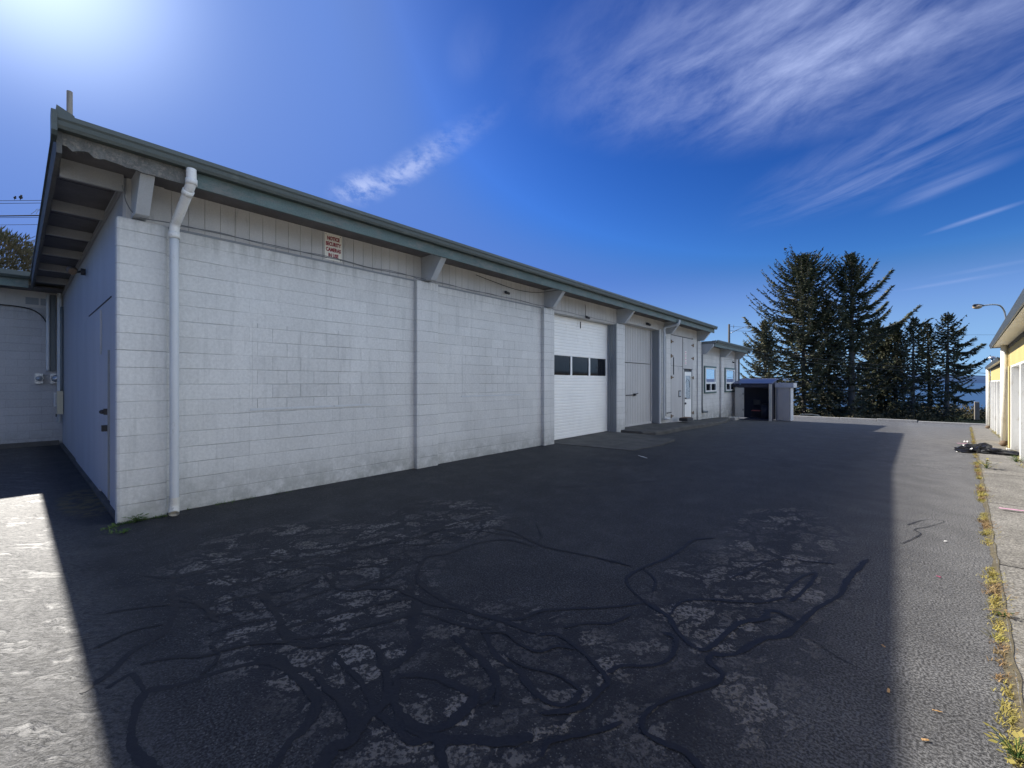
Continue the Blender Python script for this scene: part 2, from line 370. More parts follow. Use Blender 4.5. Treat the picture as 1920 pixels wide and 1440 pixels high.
vd = t.n('ShaderNodeTexVoronoi', {'Vector': vq, 'Scale': 1.0}, feature='DISTANCE_TO_EDGE').outputs[0]
vc = t.n('ShaderNodeTexVoronoi', {'Vector': vq, 'Scale': 1.0}, feature='F1').outputs['Color']
vx, vy, vz = t.xyz(vc)
isl = t.rng(vd, t.m('ADD', 0.055, t.m('MULTIPLY', vz, 0.07)), t.m('ADD', 0.085, t.m('MULTIPLY', vz, 0.08)), 0, 1)
isl = t.m('MULTIPLY', isl, t.rng(vx, 0.15, 0.80, 0.22, 0.95))
rough_cells = t.m('MULTIPLY', zone, isl)
agg = t.n('ShaderNodeTexVoronoi', {'Vector': t.vm('MULTIPLY', c, (1, 1, 0.3)), 'Scale': 95.0, 'Randomness': 1.0}, feature='F1')
ad = agg.outputs['Distance']; aw = t.xyz(agg.outputs['Color'])[0]
fn = t.noise(c, 70, 5, 0.75); gr = t.noise(c, 22, 5, 0.7)
bigv = t.noise(c, 0.35, 5, 0.6); med = t.noise(c, 2.4, 4, 0.6)
gs = t.noise(t.vm('MULTIPLY', c, (1, 1, .2)), 78, 2, 0.6); gc = t.rng(gs, 0.43, 0.58, 0, 1)
base = t.mix(t.rng(bigv, 0.35, 0.66), (0.014, 0.0155, 0.019), (0.022, 0.0235, 0.027))
near_ = t.rng(ax, 2.2, 4.6, 0, 1, True)
base = t.mix(t.m('MULTIPLY', near_, 0.8), base, (0.028, 0.028, 0.030))
base = t.mix(t.m('MULTIPLY', t.rng(med, 0.42, 0.72), 0.35), base, (0.062, 0.063, 0.064))
base = t.vm('SCALE', base, sc=t.m('MULTIPLY', t.m('ADD', 1.0, t.m('MULTIPLY', t.m('SUBTRACT', gc, 0.45), t.m('ADD', 0.35, t.m('MULTIPLY', near_, 1.1)))), t.rng(gr, 0.36, 0.64, 0.75, 1.25)))
base = t.mix(t.m('MULTIPLY', zone, 0.85), base, t.vm('SCALE', (0.0145, 0.0155, 0.020), sc=t.rng(gr, 0.3, 0.7, 0.8, 1.25)))
# sparse pale stones
ag2 = t.n('ShaderNodeTexVoronoi', {'Vector': t.vm('MULTIPLY', c, (1, 1, 0.3)), 'Scale': 48.0}, feature='F1')
stone = t.m('MAXIMUM', t.m('MULTIPLY', t.rng(aw, 0.86, 0.92), t.rng(ad, 0.45, 0.25)), t.m('MULTIPLY', t.rng(t.xyz(ag2.outputs['Color'])[1], 0.95, 0.97), t.rng(ag2.outputs['Distance'], 0.35, 0.2)))
base = t.mix(t.m('MULTIPLY', stone, 0.65), base, (0.17, 0.165, 0.15))
# dusty pale scuffs
scuff = t.m('MULTIPLY', t.rng(t.noise(t.vm('MULTIPLY', cw, (1.7, 0.9, 1)), 0.9, 6, 0.72), 0.53, 0.68), t.rng(fn, 0.38, 0.6))
base = t.mix(t.m('MULTIPLY', scuff, 0.5), base, (0.09, 0.088, 0.086))
# worn alligator areas
rc = t.m('MULTIPLY', rough_cells, t.rng(t.noise(t.vm('ADD', c, t.vm('SCALE', w2, sc=0.02)), 46, 2, 0.6), 0.44, 0.56, 0.05, 1))
base = t.mix(t.m('MULTIPLY', rc, 0.9), base, t.mix(t.rng(med, .35, .65), (0.16, 0.145, 0.125), (0.25, 0.235, 0.215)))
# dark old sealcoat, greyer far lot; sunlit strip past the shadow edge painted lighter
sunlit_lighten = t.rng(ax, 6.0, 7.6)
base = t.mix(t.m('MULTIPLY', t.rng(t.noise(t.vm('MULTIPLY', c, (1, .5, 1)), 1.1, 5, 0.62), 0.57, 0.66), 0.5), base, (0.014, 0.014, 0.016))
base = t.mix(t.m('MULTIPLY', t.m('MAXIMUM', sunlit_lighten, t.rng(ay, 8, 30, 0, 0.7)), 0.62), base, t.vm('SCALE', (0.19, 0.187, 0.18), sc=t.m('MULTIPLY', t.rng(gs, 0.42, 0.60, 0.45, 1.75), t.rng(med, .3, .7, .8, 1.2))))
# drag marks of old squeegeed coat left of the building
lf = t.rng(ay, -0.2, -0.6)
sv = t.n('ShaderNodeVectorRotate', {'Vector': cw, 'Angle': R(-38)}, rotation_type='Z_AXIS').outputs[0]
drag = t.noise(t.vm('MULTIPLY', sv, (1.6, 7.0, 1)), 1.3, 6, 0.68)
dm = t.m('MULTIPLY', lf, t.rng(drag, 0.52, 0.58))
lfs = t.m('MULTIPLY', lf, t.rng(ax, 4.2, 5.4, 1, 0))
lg = t.rng(t.noise(t.vm('MULTIPLY', sv, (1, 2.4, 1)), 22, 5, 0.75), 0.42, 0.58, 0.0, 1)
base = t.mix(t.m('MULTIPLY', lfs, 0.6), base, t.vm('SCALE', (0.085, 0.082, 0.078), sc=t.m('ADD', t.m('MULTIPLY', lg, 1.2), 0.3)))
moss = t.m('MULTIPLY', ell_mask(-1.6, -0.12, 1.0, 0.30, 0.0), t.rng(t.noise(c, 7, 5, 0.7), 0.42, 0.58))
base = t.mix(t.m('MULTIPLY', moss, 0.85), base, t.mix(fn, (0.13, 0.085, 0.035), (0.08, 0.085, 0.03)))
h = t.m('ADD', t.m('ADD', t.m('MULTIPLY', gs, 1.2), t.m('MULTIPLY', fn, 0.5)), t.m('MULTIPLY', gr, 0.6))
h = t.m('ADD', h, t.m('MULTIPLY', rc, 1.0))
h = t.m('MULTIPLY', h, t.m('SUBTRACT', 1.0, t.m('MULTIPLY', dm, 0.75)))
h = t.m('ADD', h, t.m('MULTIPLY', t.m('MULTIPLY', lf, t.rng(t.noise(t.vm('MULTIPLY', sv, (2.5, 11, 1)), 1.4, 5, 0.65), 0.35, 0.65)), 0.6))
h = t.m('ADD', h, t.m('MULTIPLY', t.m('MULTIPLY', lf, t.noise(t.vm('MULTIPLY', sv, (1, 2.4, 1)), 22, 5, 0.75)), 1.6))
rgh = t.m('SUBTRACT', 0.72, t.m('ADD', t.m('MULTIPLY', lfs, 0.14), t.m('MULTIPLY', dm, 0.06)))
t.out(base, rgh, t.bump(h, 1.0, 0.006), spec=t.m('ADD', 0.35, t.m('MULTIPLY', lfs, t.m('ADD', t.m('MULTIPLY', lg, 0.25), t.m('MULTIPLY', dm, 0.2)))))

m, t = mat('tar_seal'); c = t.coord()
fn = t.noise(c, 60, 4, 0.7)
t.out(t.vm('SCALE', (0.0135, 0.0145, 0.019), sc=t.rng(fn, 0.3, 0.7, 0.75, 1.35)), 0.6, t.bump(t.m('ADD', fn, t.noise(c, 9, 3)), 0.5, 0.004), spec=0.3)

m, t = mat('concrete'); c = t.coord()
b = t.noise(c, 1.5, 6, 0.65); f = t.noise(c, 90, 4, 0.75); g = t.noise(c, 22, 4, 0.7)
col = t.mix(t.rng(b, 0.3, 0.7), (0.17, 0.16, 0.14), (0.29, 0.275, 0.245))
col = t.vm('SCALE', col, sc=t.m('MULTIPLY', t.rng(t.noise(c, 60, 2, 0.6), 0.42, 0.6, 0.62, 1.3), t.rng(g, 0.35, 0.65, 0.8, 1.15)))
t.out(col, 0.85, t.bump(t.m('ADD', f, g), 0.9, 0.005), spec=0.2)
m, t = mat('apron_concrete'); c = t.coord()
b = t.noise(c, 1.8, 6, 0.65); f = t.noise(c, 60, 4, 0.75)
col = t.mix(t.rng(b, 0.3, 0.7), (0.065, 0.064, 0.06), (0.125, 0.12, 0.112))
col = t.vm('SCALE', col, sc=t.rng(f, 0.3, 0.7, 0.75, 1.25))
t.out(col, 0.85, t.bump(f, 0.8, 0.005), spec=0.2)
m, t = mat('soil'); c = t.coord()
b = t.noise(c, 0.15, 6, 0.65); f = t.noise(c, 3, 5, 0.75)
col = t.mix(t.rng(b, 0.35, 0.65), (0.05, 0.065, 0.022), (0.11, 0.10, 0.045)); col = t.vm('SCALE', col, sc=t.rng(f, 0.3, 0.7, 0.6, 1.3))
t.out(col, 0.95, t.bump(f, 0.8, 0.2), spec=0.1)
m, t = mat('sea'); c = t.coord()
t.out((0.03, 0.075, 0.15), 0.4, t.bump(t.noise(t.vm('MULTIPLY', c, (1, 1, 1)), 0.06, 4, 0.6), 0.5, 1.2), spec=0.3)
m, t = mat('far_hill'); c = t.coord()
t.out(t.mix(t.noise(c, 0.003, 4), (0.07, 0.12, 0.22), (0.10, 0.16, 0.26)), 1.0, spec=0.0)  # distance haze painted into the hill as a blue albedo
paint('joint_soil', (0.10, 0.085, 0.055), 0.95, 1.5, 0.7, (0.18, 0.15, 0.08), 14, (1, 1, 1), 0.02, var=0.4)
def needles(name, a, b_, sc=0.45):
    m, t = mat(name); c = t.coord()
    n1 = t.noise(c, sc, 4, 0.6); n2 = t.noise(c, 4.0, 3, 0.7)
    col = t.mix(t.rng(n1, 0.35, 0.65), a, b_); col = t.vm('SCALE', col, sc=t.rng(n2, 0.3, 0.7, 0.6, 1.45))
    b = t.out(col, 0.8, spec=0.15)
needles('spruce_needles', (0.070, 0.090, 0.055), (0.19, 0.19, 0.125))
needles('spruce_needles_pale', (0.11, 0.125, 0.08), (0.26, 0.245, 0.16))
needles('cypress_leaves', (0.10, 0.10, 0.055), (0.19, 0.15, 0.09), 0.8)
needles('brush_leaves', (0.06, 0.062, 0.030), (0.15, 0.12, 0.065), 0.5)
needles('weed_yellow', (0.26, 0.235, 0.06), (0.40, 0.32, 0.10), 9.0)
needles('weed_dry', (0.20, 0.12, 0.06), (0.34, 0.25, 0.12), 9.0)
needles('weed_green', (0.05, 0.11, 0.03), (0.12, 0.17, 0.05), 3.0)
paint('bark', (0.13, 0.115, 0.10), 0.9, 1.5, 0.6, (0.24, 0.22, 0.20), 3, (3, 3, 0.4), 0.05, var=0.35)

# ------------------------------------------------------------------ ground, lot, sea
def strip_sheet(name, m, x0, x1, ys, zs, nx=1):
    b = MB(); vs = []; fs = []
    for y_, z_ in zip(ys, zs):
        for i in range(nx + 1): vs.append((x0 + (x1 - x0) * i / nx, y_, z_))
    for j in range(len(ys) - 1):
        for i in range(nx): a = j * (nx + 1) + i; fs.append((a, a + 1, a + nx + 2, a + nx + 1))
    b.add(vs, fs); return b.build(name, m)
g = strip_sheet('ground', 'soil', -900, 900, [-900, 10, 21, 28, 37.6, 60, 80, 125, 150, 230, 400], [-0.05, -0.05, -0.30, -0.58, -1.0, -4.9, -5.2, -5.3, -6.0, -20, -60], 6)
tag(g, 'grassy land that falls away behind the lot', None, kind='structure')
lot = strip_sheet('parking_lot', 'asphalt', -40, 30, [-60] + GY[1:], [0] + GZ[1:], 1)
tag(lot, 'dark patched asphalt lot', None, kind='structure')
road = strip_sheet('road', 'asphalt', -600, 600, [84, 93], [-5.17, -5.18], 1); tag(road, 'coast road below the lot', None, kind='structure')
b = MB(); n = 64; vs = [(0, 0, -22)] + [(60000 * math.cos(2 * math.pi * i / n), 60000 * math.sin(2 * math.pi * i / n), -22) for i in range(n)]
b.add(vs, [(0, i + 1, (i + 1) % n + 1) for i in range(n)]); tag(b.build('sea', 'sea'), 'blue sea beyond the trees', None, kind='structure')
b = MB()
def hillf(u, v):
    pxx = 1250 + u * 900; q = at(pxx, 717, 16000); r_ = 2600 * (v - .5)
    prof = 0.35 + 0.65 * math.exp(-((pxx - 1700) / 260) ** 2)
    hh = math.sin(v * math.pi) * (330 * prof + 60 * mnoise.noise(Vector((u * 9, v * 2, 0))))
    dd = (q - CAMP).normalized()
    return (q.x + dd.x * r_, q.y + dd.y * r_, -30 + hh)
b.grid(hillf, 60, 8); tag(b.build('hills', 'far_hill'), 'distant headland across the water', None, kind='structure')

# ------------------------------------------------------------------ tar ribbons (crack sealant traced on the lot)
A = lambda x, y: (200 + x / 2.4, 900 + y / 2.4)
B = lambda x, y: (900 + x / 2.25, 800 + y / 2.25)
RB = [
 (A, .10, [(170,950),(350,915),(520,860),(700,820),(800,850),(900,920),(945,1000),(905,1100),(830,1180),(760,1296),(700,1380)]),
 (A, .10, [(170,950),(130,1040),(110,1130),(130,1220),(200,1296),(290,1400)]),
 (A, .05, [(0,940),(60,900),(120,880),(170,950)]),
 (A, .09, [(290,430),(300,520),(300,600),(250,690),(120,770),(0,880),(-120,960)]),
 (A, .06, [(150,425),(290,440),(480,400),(620,360),(720,345),(820,365),(940,350),(1080,320),(1230,290),(1350,270),(1480,230),(1600,190),(1700,165)]),
 (A, .05, [(290,440),(340,470),(440,465),(500,430),(500,400)]),
 (A, .05, [(500,440),(600,470),(700,440),(640,400),(600,380)]),
 (A, .05, [(450,560),(560,500),(700,450),(850,400),(960,380),(1100,400),(1220,380),(1330,350)]),
 (A, .06, [(330,570),(450,570),(560,540),(700,510),(830,490),(950,440)]),
 (A, .06, [(430,620),(600,590),(720,580),(860,540),(1000,490),(1020,440)]),
 (A, .10, [(760,680),(900,640),(1100,590),(1250,550),(1390,535),(1480,560),(1600,580),(1760,630),(1920,680)]),
 (A, .07, [(450,700),(600,650),(740,620)]),
 (A, .11, [(830,740),(800,680),(760,600),(730,560),(700,500)]),
 (A, .07, [(800,700),(900,710),(1080,680),(1250,640),(1370,600),(1390,540)]),
 (A, .12, [(1390,540),(1390,600),(1370,660),(1400,720),(1360,790),(1300,830),(1260,870),(1270,950),(1240,1020),(1180,1060),(1130,1130),(1090,1180),(1020,1210),(960,1296),(900,1400)]),
 (A, .10, [(780,790),(830,850),(920,860),(980,930),(1050,980),(1100,1060),(1110,1130)]),
 (A, .07, [(830,740),(950,750),(1040,730),(1180,740),(1230,780),(1230,840),(1290,850)]),
 (A, .07, [(1040,790),(1060,830),(1130,890),(1190,990),(1200,1040)]),
 (A, .09, [(1300,900),(1330,880),(1450,880),(1560,920),(1650,970),(1600,1050),(1500,1120),(1400,1110),(1330,1060),(1290,1000),(1310,930),(1300,900)]),
 (A, .06, [(1400,600),(1500,620),(1590,650),(1700,670),(1760,630)]),
 (A, .07, [(1700,670),(1720,740),(1760,800),(1850,860),(1900,920),(1930,990)]),
 (A, .08, [(1560,700),(1620,760),(1700,820),(1740,900),(1720,980),(1680,1010)]),
 (A, .11, [(1300,1050),(1400,1130),(1520,1170),(1660,1170),(1780,1180),(1920,1150)]),
 (A, .08, [(1220,1050),(1300,1110),(1380,1180),(1480,1160),(1500,1230),(1530,1330)]),
 (A, .06, [(1390,430),(1440,350),(1540,330),(1650,290),(1800,270),(1920,300)]),
 (A, .07, [(1400,450),(1450,500),(1540,550),(1650,600),(1800,640),(1930,690)]),
 (A, .04, [(1340,280),(1340,330),(1400,370),(1440,350)]),
 (A, .06, [(980,430),(1020,480),(1100,500),(1200,490),(1300,490),(1390,530)]),
 (A, .06, [(1100,490),(1160,470),(1280,430),(1330,370)]),
 (A, .04, [(1320,290),(1450,290),(1560,250),(1650,230),(1750,240),(1920,270)]),
 (A, .06, [(1390,540),(1370,480),(1400,430)]),
 (A, .06, [(500,640),(420,560),(330,540)]), (A, .05, [(0,600),(120,580),(290,560)]), (A, .06, [(-60,760),(120,680),(260,650)]),
 (A, .06, [(150,830),(300,800),(450,790),(640,740),(820,730)]), (A, .05, [(420,880),(500,800),(470,740)]),
 (B, .07, [(0,790),(150,815),(250,780),(380,770),(520,765),(620,755),(700,740)]),
 (B, .06, [(700,740),(640,690),(620,640),(680,600),(780,560),(850,520),(900,480),(1000,470)]),
 (B, .08, [(700,740),(760,780),(800,810),(830,860),(900,930),(960,940),(1020,890),(1100,830),(1200,810),(1210,770)]),
 (B, .09, [(970,960),(1080,960),(1180,900),(1290,880),(1350,830),(1420,770),(1520,710),(1560,640),(1640,560)]),
 (B, .11, [(970,960),(970,1000),(1020,1040),(1000,1080),(920,1110),(800,1150),(740,1180),(690,1230),(700,1290),(780,1340),(860,1370),(930,1440),(960,1500)]),
 (B, .09, [(250,880),(330,880),(420,940),(500,1020),(540,1080),(500,1120),(420,1190),(260,1210)]),
 (B, .08, [(540,1040),(600,1010),(720,1010),(800,980),(830,900),(770,870)]),
 (B, .06, [(350,850),(450,830),(560,830),(640,790)]),
 (B, .06, [(1310,740),(1370,690),(1420,620),(1350,640),(1290,700)]),
 (B, .06, [(800,800),(850,740),(960,730),(1100,740),(1200,740),(1290,720)]),
 (B, .05, [(1060,640),(1130,610),(1250,560),(1380,570),(1500,580)]),
 (B, .09, [(0,1000),(60,1040),(80,1130),(60,1180)]), (B, .08, [(170,1060),(280,1160),(380,1170),(430,1110)]),
 (B, .08, [(1200,780),(1260,780),(1330,820)]),
 (B, .05, [(240,410),(260,460),(250,500),(380,530),(500,555),(640,590)]),
 (B, .04, [(0,430),(120,440),(250,500)]), (B, .012, [(1370,880),(1520,980),(1640,1040)]),
 (B, .05, [(690,600),(740,650),(730,700)]),
 (B, .06, [(600,1250),(480,1290),(300,1330),(260,1400)]),
 (B, .05, [(0,870),(100,870),(170,920),(250,950),(320,930),(400,940)]),
 (B, .05, [(100,960),(180,1010),(300,1040),(380,1080),(440,1130)]),
]
PXL = lambda x, y: (x, y)
RB += [(PXL, .05, [(1480,815.5),(1540,820),(1655,831),(1686,833),(1720,835.5),(1808,839.5)]),
       (PXL, .022, [(1700,985),(1735,975),(1770,978),(1740,988),(1715,993),(1725,1003),(1690,1020)]),
       (PXL, .018, [(1690,1048),(1730,1056),(1768,1063)]),
       (PXL, .04, [(1400,812),(1470,822),(1560,828),(1600,822)]), (PXL, .04, [(1520,850),(1580,842),(1640,850),(1560,860)]),
       (PXL, .03, [(980,905),(1100,912),(1250,900)])]
b = MB(); rr = random.Random(3)
for k, (fnc, wd, pts) in enumerate(RB):
    P = [gnd(*fnc(*q)) for q in pts]
    path = smooth_path(P, 20); n = len(path); vs = []
    ph = rr.uniform(0, 99)
    L = 0
    for i, q in enumerate(path):
        tdir = (path[min(i + 1, n - 1)] - path[max(i - 1, 0)]); tdir.z = 0
        if tdir.length < 1e-6: tdir = Vector((1, 0, 0))
        tdir.normalize(); nn = Vector((-tdir.y, tdir.x, 0))
        if i: L += (path[i] - path[i - 1]).length
        e = min(1, (min(i, n - 1 - i) + 1.5) / 5)
        wq = lambda o_: wd * (.30 if k < 36 else .24) * e * (.45 + .55 * min(1, .75 + mnoise.noise(Vector((L * 1.6, ph, 20))))) * (1 + .5 * mnoise.noise(Vector((L * 6, ph, o_))) + .45 * mnoise.noise(Vector((L * 24, ph, o_ + 3))) + .25 * mnoise.noise(Vector((L * 60, ph, o_ + 5)))); wl = wq(0); wr = wq(9)
        for s_, ww in ((1, wl), (-1, wr)):
            v = q + nn * s_ * ww; v.z = gz(v.y) + 0.0012 + k * 0.00006 + i * 0.00001; vs.append(v)
    b.add(vs, [(2 * i, 2 * i + 1, 2 * i + 3, 2 * i + 2) for i in range(n - 1)])
tag(b.build('crack_sealant', 'tar_seal'), 'winding ribbons of black tar crack filler on the lot', None, kind='structure')

# ------------------------------------------------------------------ main warehouse
WL = thing('warehouse', (0, 0, 0), 'long low grey-white block warehouse with green eaves, roller door and exposed beam ends', 'building')
def part(mb, name, m, parent=WL, label=None, bevel=0.0):
    o = mb.build(name, m, parent, bevel)
    if label: o['label'] = label
    return o
PIL = [(0, .47), (4.255, 4.77), (8.28, 8.74), (12.28, 12.85), (16.42, 16.9), (20.3, 20.8), (24.05, 24.5), (27.05, 27.5)]
ZT = 3.6
for i, (y0, y1) in enumerate(PIL):
    zt = ZT if i < 6 else 3.02
    if i == 4: continue
    part(MB().box(-.35 if i in (2, 3) else -.12, 0, y0, y1, -.8, zt), 'pilaster', 'block_pilaster', bevel=.012 if i else .03)
# block bays
def bay(y0, y1, z0=-.8, z1=ZT, x=-.1, m='block_paint'): return part(MB().box(x - .2, x, y0, y1, z0, z1), 'block_wall', m)
bay(.47, 4.255); bay(4.77, 8.28)
bay(16.02, 17.1, z1=3.68, x=-.06); bay(20.8, 24.05, z1=3.02); bay(24.5, 27.05, z1=3.02)
for (y0, y1, z0, z1) in ((1.46, 3.3, 1.28, 2.50), (5.5, 7.4, 1.37, 2.64)):
    part(MB().box(-.12, -.096, y0, y1, z0, z1), 'infilled_window', 'block_infill', label='old window opening filled with sharper-jointed blocks')
    part(MB().box(-.12, -.090, y0 - .03, y1 + .03, z0 - .035, z0 - .003), 'window_sill', 'pipe_paint')
# grooved siding
def siding(y0, y1, z0, z1, x=-.13, pitch=.178, m='siding_paint', name='siding', gw=.009, gd=.010, parent=WL):
    pts = [(x - .03, y0), (x, y0)]; y = math.ceil(y0 / pitch) * pitch
    while y < y1 - gw:
        if y > y0 + gw: pts += [(x, y), (x - gd, y + .001), (x - gd, y + gw - .001), (x, y + gw)]
        y += pitch
    pts += [(x, y1), (x - .03, y1)]
    n = len(pts); vs = [(a, c_, z0) for a, c_ in pts] + [(a, c_, z1) for a, c_ in pts]
    fs = [(i, i + 1, i + 1 + n, i + n) for i in range(n - 1)] + [(n - 1, 0, n, 2 * n - 1)]
    return part(MB().add(vs, fs), name, m, parent)
siding(.07, 4.45, ZT, 4.12); siding(4.6, 8.44, ZT, 4.12); siding(8.58, 12.5, ZT, 4.12); siding(12.64, 16.2, 3.76, 4.12)
siding(16.2, 20.9, 3.68, 4.12, pitch=9); siding(20.9, 27.5, 3.02, 3.5, pitch=9)
# ledge strip where siding meets the blocks
part(MB().box(-.12, -.094, .5, 4.25, ZT - .012, ZT + .018).box(-.12, -.094, 4.78, 8.27, ZT - .012, ZT + .018), 'drip_strip', 'grey_paint')
part(MB().box(-.40, -.10, 8.74, 12.28, 3.565, ZT + .02), 'door_lintel', 'siding_paint')
part(MB().box(-.42, -.10, 12.85, 16.02, 3.72, 3.79), 'door_lintel', 'siding_paint')
# beam ends
def beam(yc, zb=3.62, zt=4.02, wdt=.13, x1=.16, x2=.50):
    prof = [(-.14, zb), (x1, zb - .0), (x2, zt), (x2, zt + .12), (-.14, zt + .12)]
    return part(MB().prism(prof, yc - wdt / 2, yc + wdt / 2, 'y'), 'beam_end', 'beam_paint', bevel=.004)
for yc in (.21, 4.52, 8.51, 12.57, 16.66, 20.6): beam(yc)
for yc in (20.98, 24.28, 27.3): beam(yc, 3.02, 3.36)
# garage door 
gd = MB(); zz = 0.02; x = -.35; prof = [(x - .04, .02)]
def ribs(z0, z1, x, pitch=.0915):
    pr = []; z = z0
    while z < z1 - .01:
        e = min(z + pitch, z1)
        pr += [(x, z), (x + .010, z + .012), (x + .010, e - .014), (x, e - .002)]; z = e
    return pr
WZ0, WZ1 = 1.86, 2.42
gdoor = part(MB().prism([(x - .05, .02)] + ribs(.02, WZ0, x) + [(x - .05, WZ0)], 8.75, 12.27, 'y')
             .prism([(x - .05, WZ1)] + ribs(WZ1, 3.56, x) + [(x - .05, 3.56)], 8.75, 12.27, 'y'), 'roller_door', 'shutter_white', label='white ribbed sectional garage door with a row of dark panes')
fr = MB(); ys = [9.20, 10.10, 10.23, 11.14, 11.27, 12.17] if False else [8.80, 9.95, 10.05, 11.05, 11.16, 12.12]
ys = [8.85, 10.04, 10.12, 11.07, 11.15, 12.15]
for a, b_ in ((8.75, ys[0]), (ys[1], ys[2]), (ys[3], ys[4]), (ys[5], 12.27)):
    MB().box(x - .03, x + .012, a, b_, WZ0, WZ1).build('window_mullion', 'shutter_white', gdoor)
for a, b_ in ((0, 1), (2, 3), (4, 5)):
    MB().box(x - .025, x - .012, ys[a], ys[b_], WZ0, WZ1).build('window_pane', 'dark_glass', gdoor)
MB().box(x + .01, x + .03, 10.55, 10.58, 3.3, 3.5).build('door_handle', 'dark_metal', gdoor)
# right jamb boards of garage door
j = MB()
for i, (xa, ya) in enumerate(((-.33, 12.245), (-.25, 12.26), (-.17, 12.25), (-.09, 12.262))): j.box(xa, xa + .062, ya, 12.28, 0, 3.56)
part(j, 'door_jamb', 'grey_paint')
# plank double door
db = MB(); x = -.40
def planks(y0, y1, z0, z1, x, pitch=.14):
    pr = [(x - .04, y0)]; y = y0
    while y < y1 - .02:
        e = min(y + pitch, y1); pr += [(x, y), (x, e - .018), (x - .02, e - .016), (x - .02, e)]; y = e
    pr += [(x - .04, y1)]
    n = len(pr); vs = [(a, c_, z0) for a, c_ in pr] + [(a, c_, z1) for a, c_ in pr]
    return vs, [(i, (i + 1) % n, (i + 1) % n + n, i + n) for i in range(n)] + [tuple(range(n)), tuple(range(2 * n - 1, n - 1, -1))]
pd = MB(); pd.add(*planks(12.86, 15.85, .1, 2.36, x)); pd.add(*planks(12.86, 15.85, 2.385, 3.72, x))
pdo = part(pd, 'plank_door', 'siding_paint', label='tall grey door of narrow vertical boards')
MB().box(x, x + .025, 13.72, 14.35, 1.17, 1.20).box(x + .02, x + .06, 14.30, 14.46, 1.15, 1.24).tube([(x + .07, 14.3, 1.2), (x + .08, 14.55, 1.24)], .02, 8).build('door_latch', 'dark_metal', pdo)
part(MB().box(-.44, -.37, 15.852, 15.95, .1, 3.72).box(-.43, -.345, 12.86, 15.85, .02, .098), 'door_frame', 'siding_paint')
part(MB().box(-.42, -.1, 15.95, 16.02, .0, 3.72), 'door_jamb', 'grey_paint')
part(MB().box(-.1, -.05, 15.99, 16.03, 0, 3.75), 'corner_trim', 'shutter_white')
# big swing doors
ld = part(MB().box(-.12, -.055, 17.12, 18.42, -.1, 2.34).box(-.12, -.055, 17.12, 18.42, 2.352, 3.62), 'swing_door', 'siding_paint', label='left leaf of the tall painted swing doors', bevel=.004)
rd = part(MB().box(-.12, -.055, 18.50, 18.62, .02, 2.24).box(-.12, -.055, 19.62, 19.80, .02, 2.24).box(-.12, -.055, 18.50, 19.80, 2.26, 3.62), 'swing_door', 'siding_paint', label='right leaf of the swing doors with a small entry door cut in it', bevel=.004)
part(MB().box(-.16, -.07, 18.42, 18.50, .0, 3.62), 'door_gap', 'dark_metal')
part(MB().box(-.14, -.06, 19.80, 20.3, -.6, 3.68), 'block_wall', 'block_paint')
part(MB().box(-.16, -.125, 17.05, 19.85, 0, 3.67), 'door_backing', 'dark_metal')
ed = part(MB().box(-.11, -.062, 18.66, 19.58, .0, .9).box(-.11, -.062, 18.66, 18.82, .9, 1.95).box(-.11, -.062, 19.46, 19.58, .9, 1.95).box(-.11, -.062, 18.66, 19.58, 1.95, 2.12), 'entry_door', 'shutter_white', label='small off-white entry door with a tall glass light')
MB().box(-.10, -.075, 18.82, 19.46, .92, 1.95).build('window_pane', 'frosted_glass', ed)
MB().tube([(-.07, 19.10 + .30 * math.cos(a), 1.42 + .36 * math.sin(a)) for a in [math.pi * i / 10 for i in range(11)]], .008, 6).box(-.075, -.064, 18.80, 18.83, .9, 1.96).box(-.075, -.064, 19.45, 19.48, .9, 1.96).build('glazing_bar', 'dark_metal', ed)
MB().ell((-.03, 18.75, .95), (.035, .035, .035)).build('door_knob', 'dark_metal', ed); MB().ell((-.03, 18.75, .72), (.03, .05, .05)).build('door_lock', 'dark_metal', ed)
part(MB().box(-.07, -.045, 18.63, 19.61, 2.125, 2.16).box(-.07, -.045, 18.625, 18.655, .0, 2.125).box(-.07, -.045, 19.585, 19.61, 0, 2.125), 'door_frame', 'pipe_dark')
for leaf, yy, sg in ((ld, 17.13, 1), (rd, 19.79, -1)):
    for z_ in (3.35, 2.75, 1.86, .25):
        MB().box(-.055, -.035, yy - .05 * sg if sg > 0 else yy - .05, yy + .05, z_ - .07, z_ + .07).prism([(yy, z_ - .04), (yy + .26 * sg, z_ - .012), (yy + .26 * sg, z_ + .012), (yy, z_ + .04)], -.055, -.042, 'x').build('hinge', 'rust', leaf)
MB().box(-.055, -.035, 17.34, 17.40, 1.98, 2.70).build('slide_bolt', 'dark_metal', ld)
MB().box(-.055, -.040, 17.95, 18.22, 1.02, 1.30).build('door_plate', 'dark_metal', ld)
MB().box(-.045, -.034, 18.0, 18.17, 1.06, 1.26).build('plate_panel', 'pipe_paint', ld)
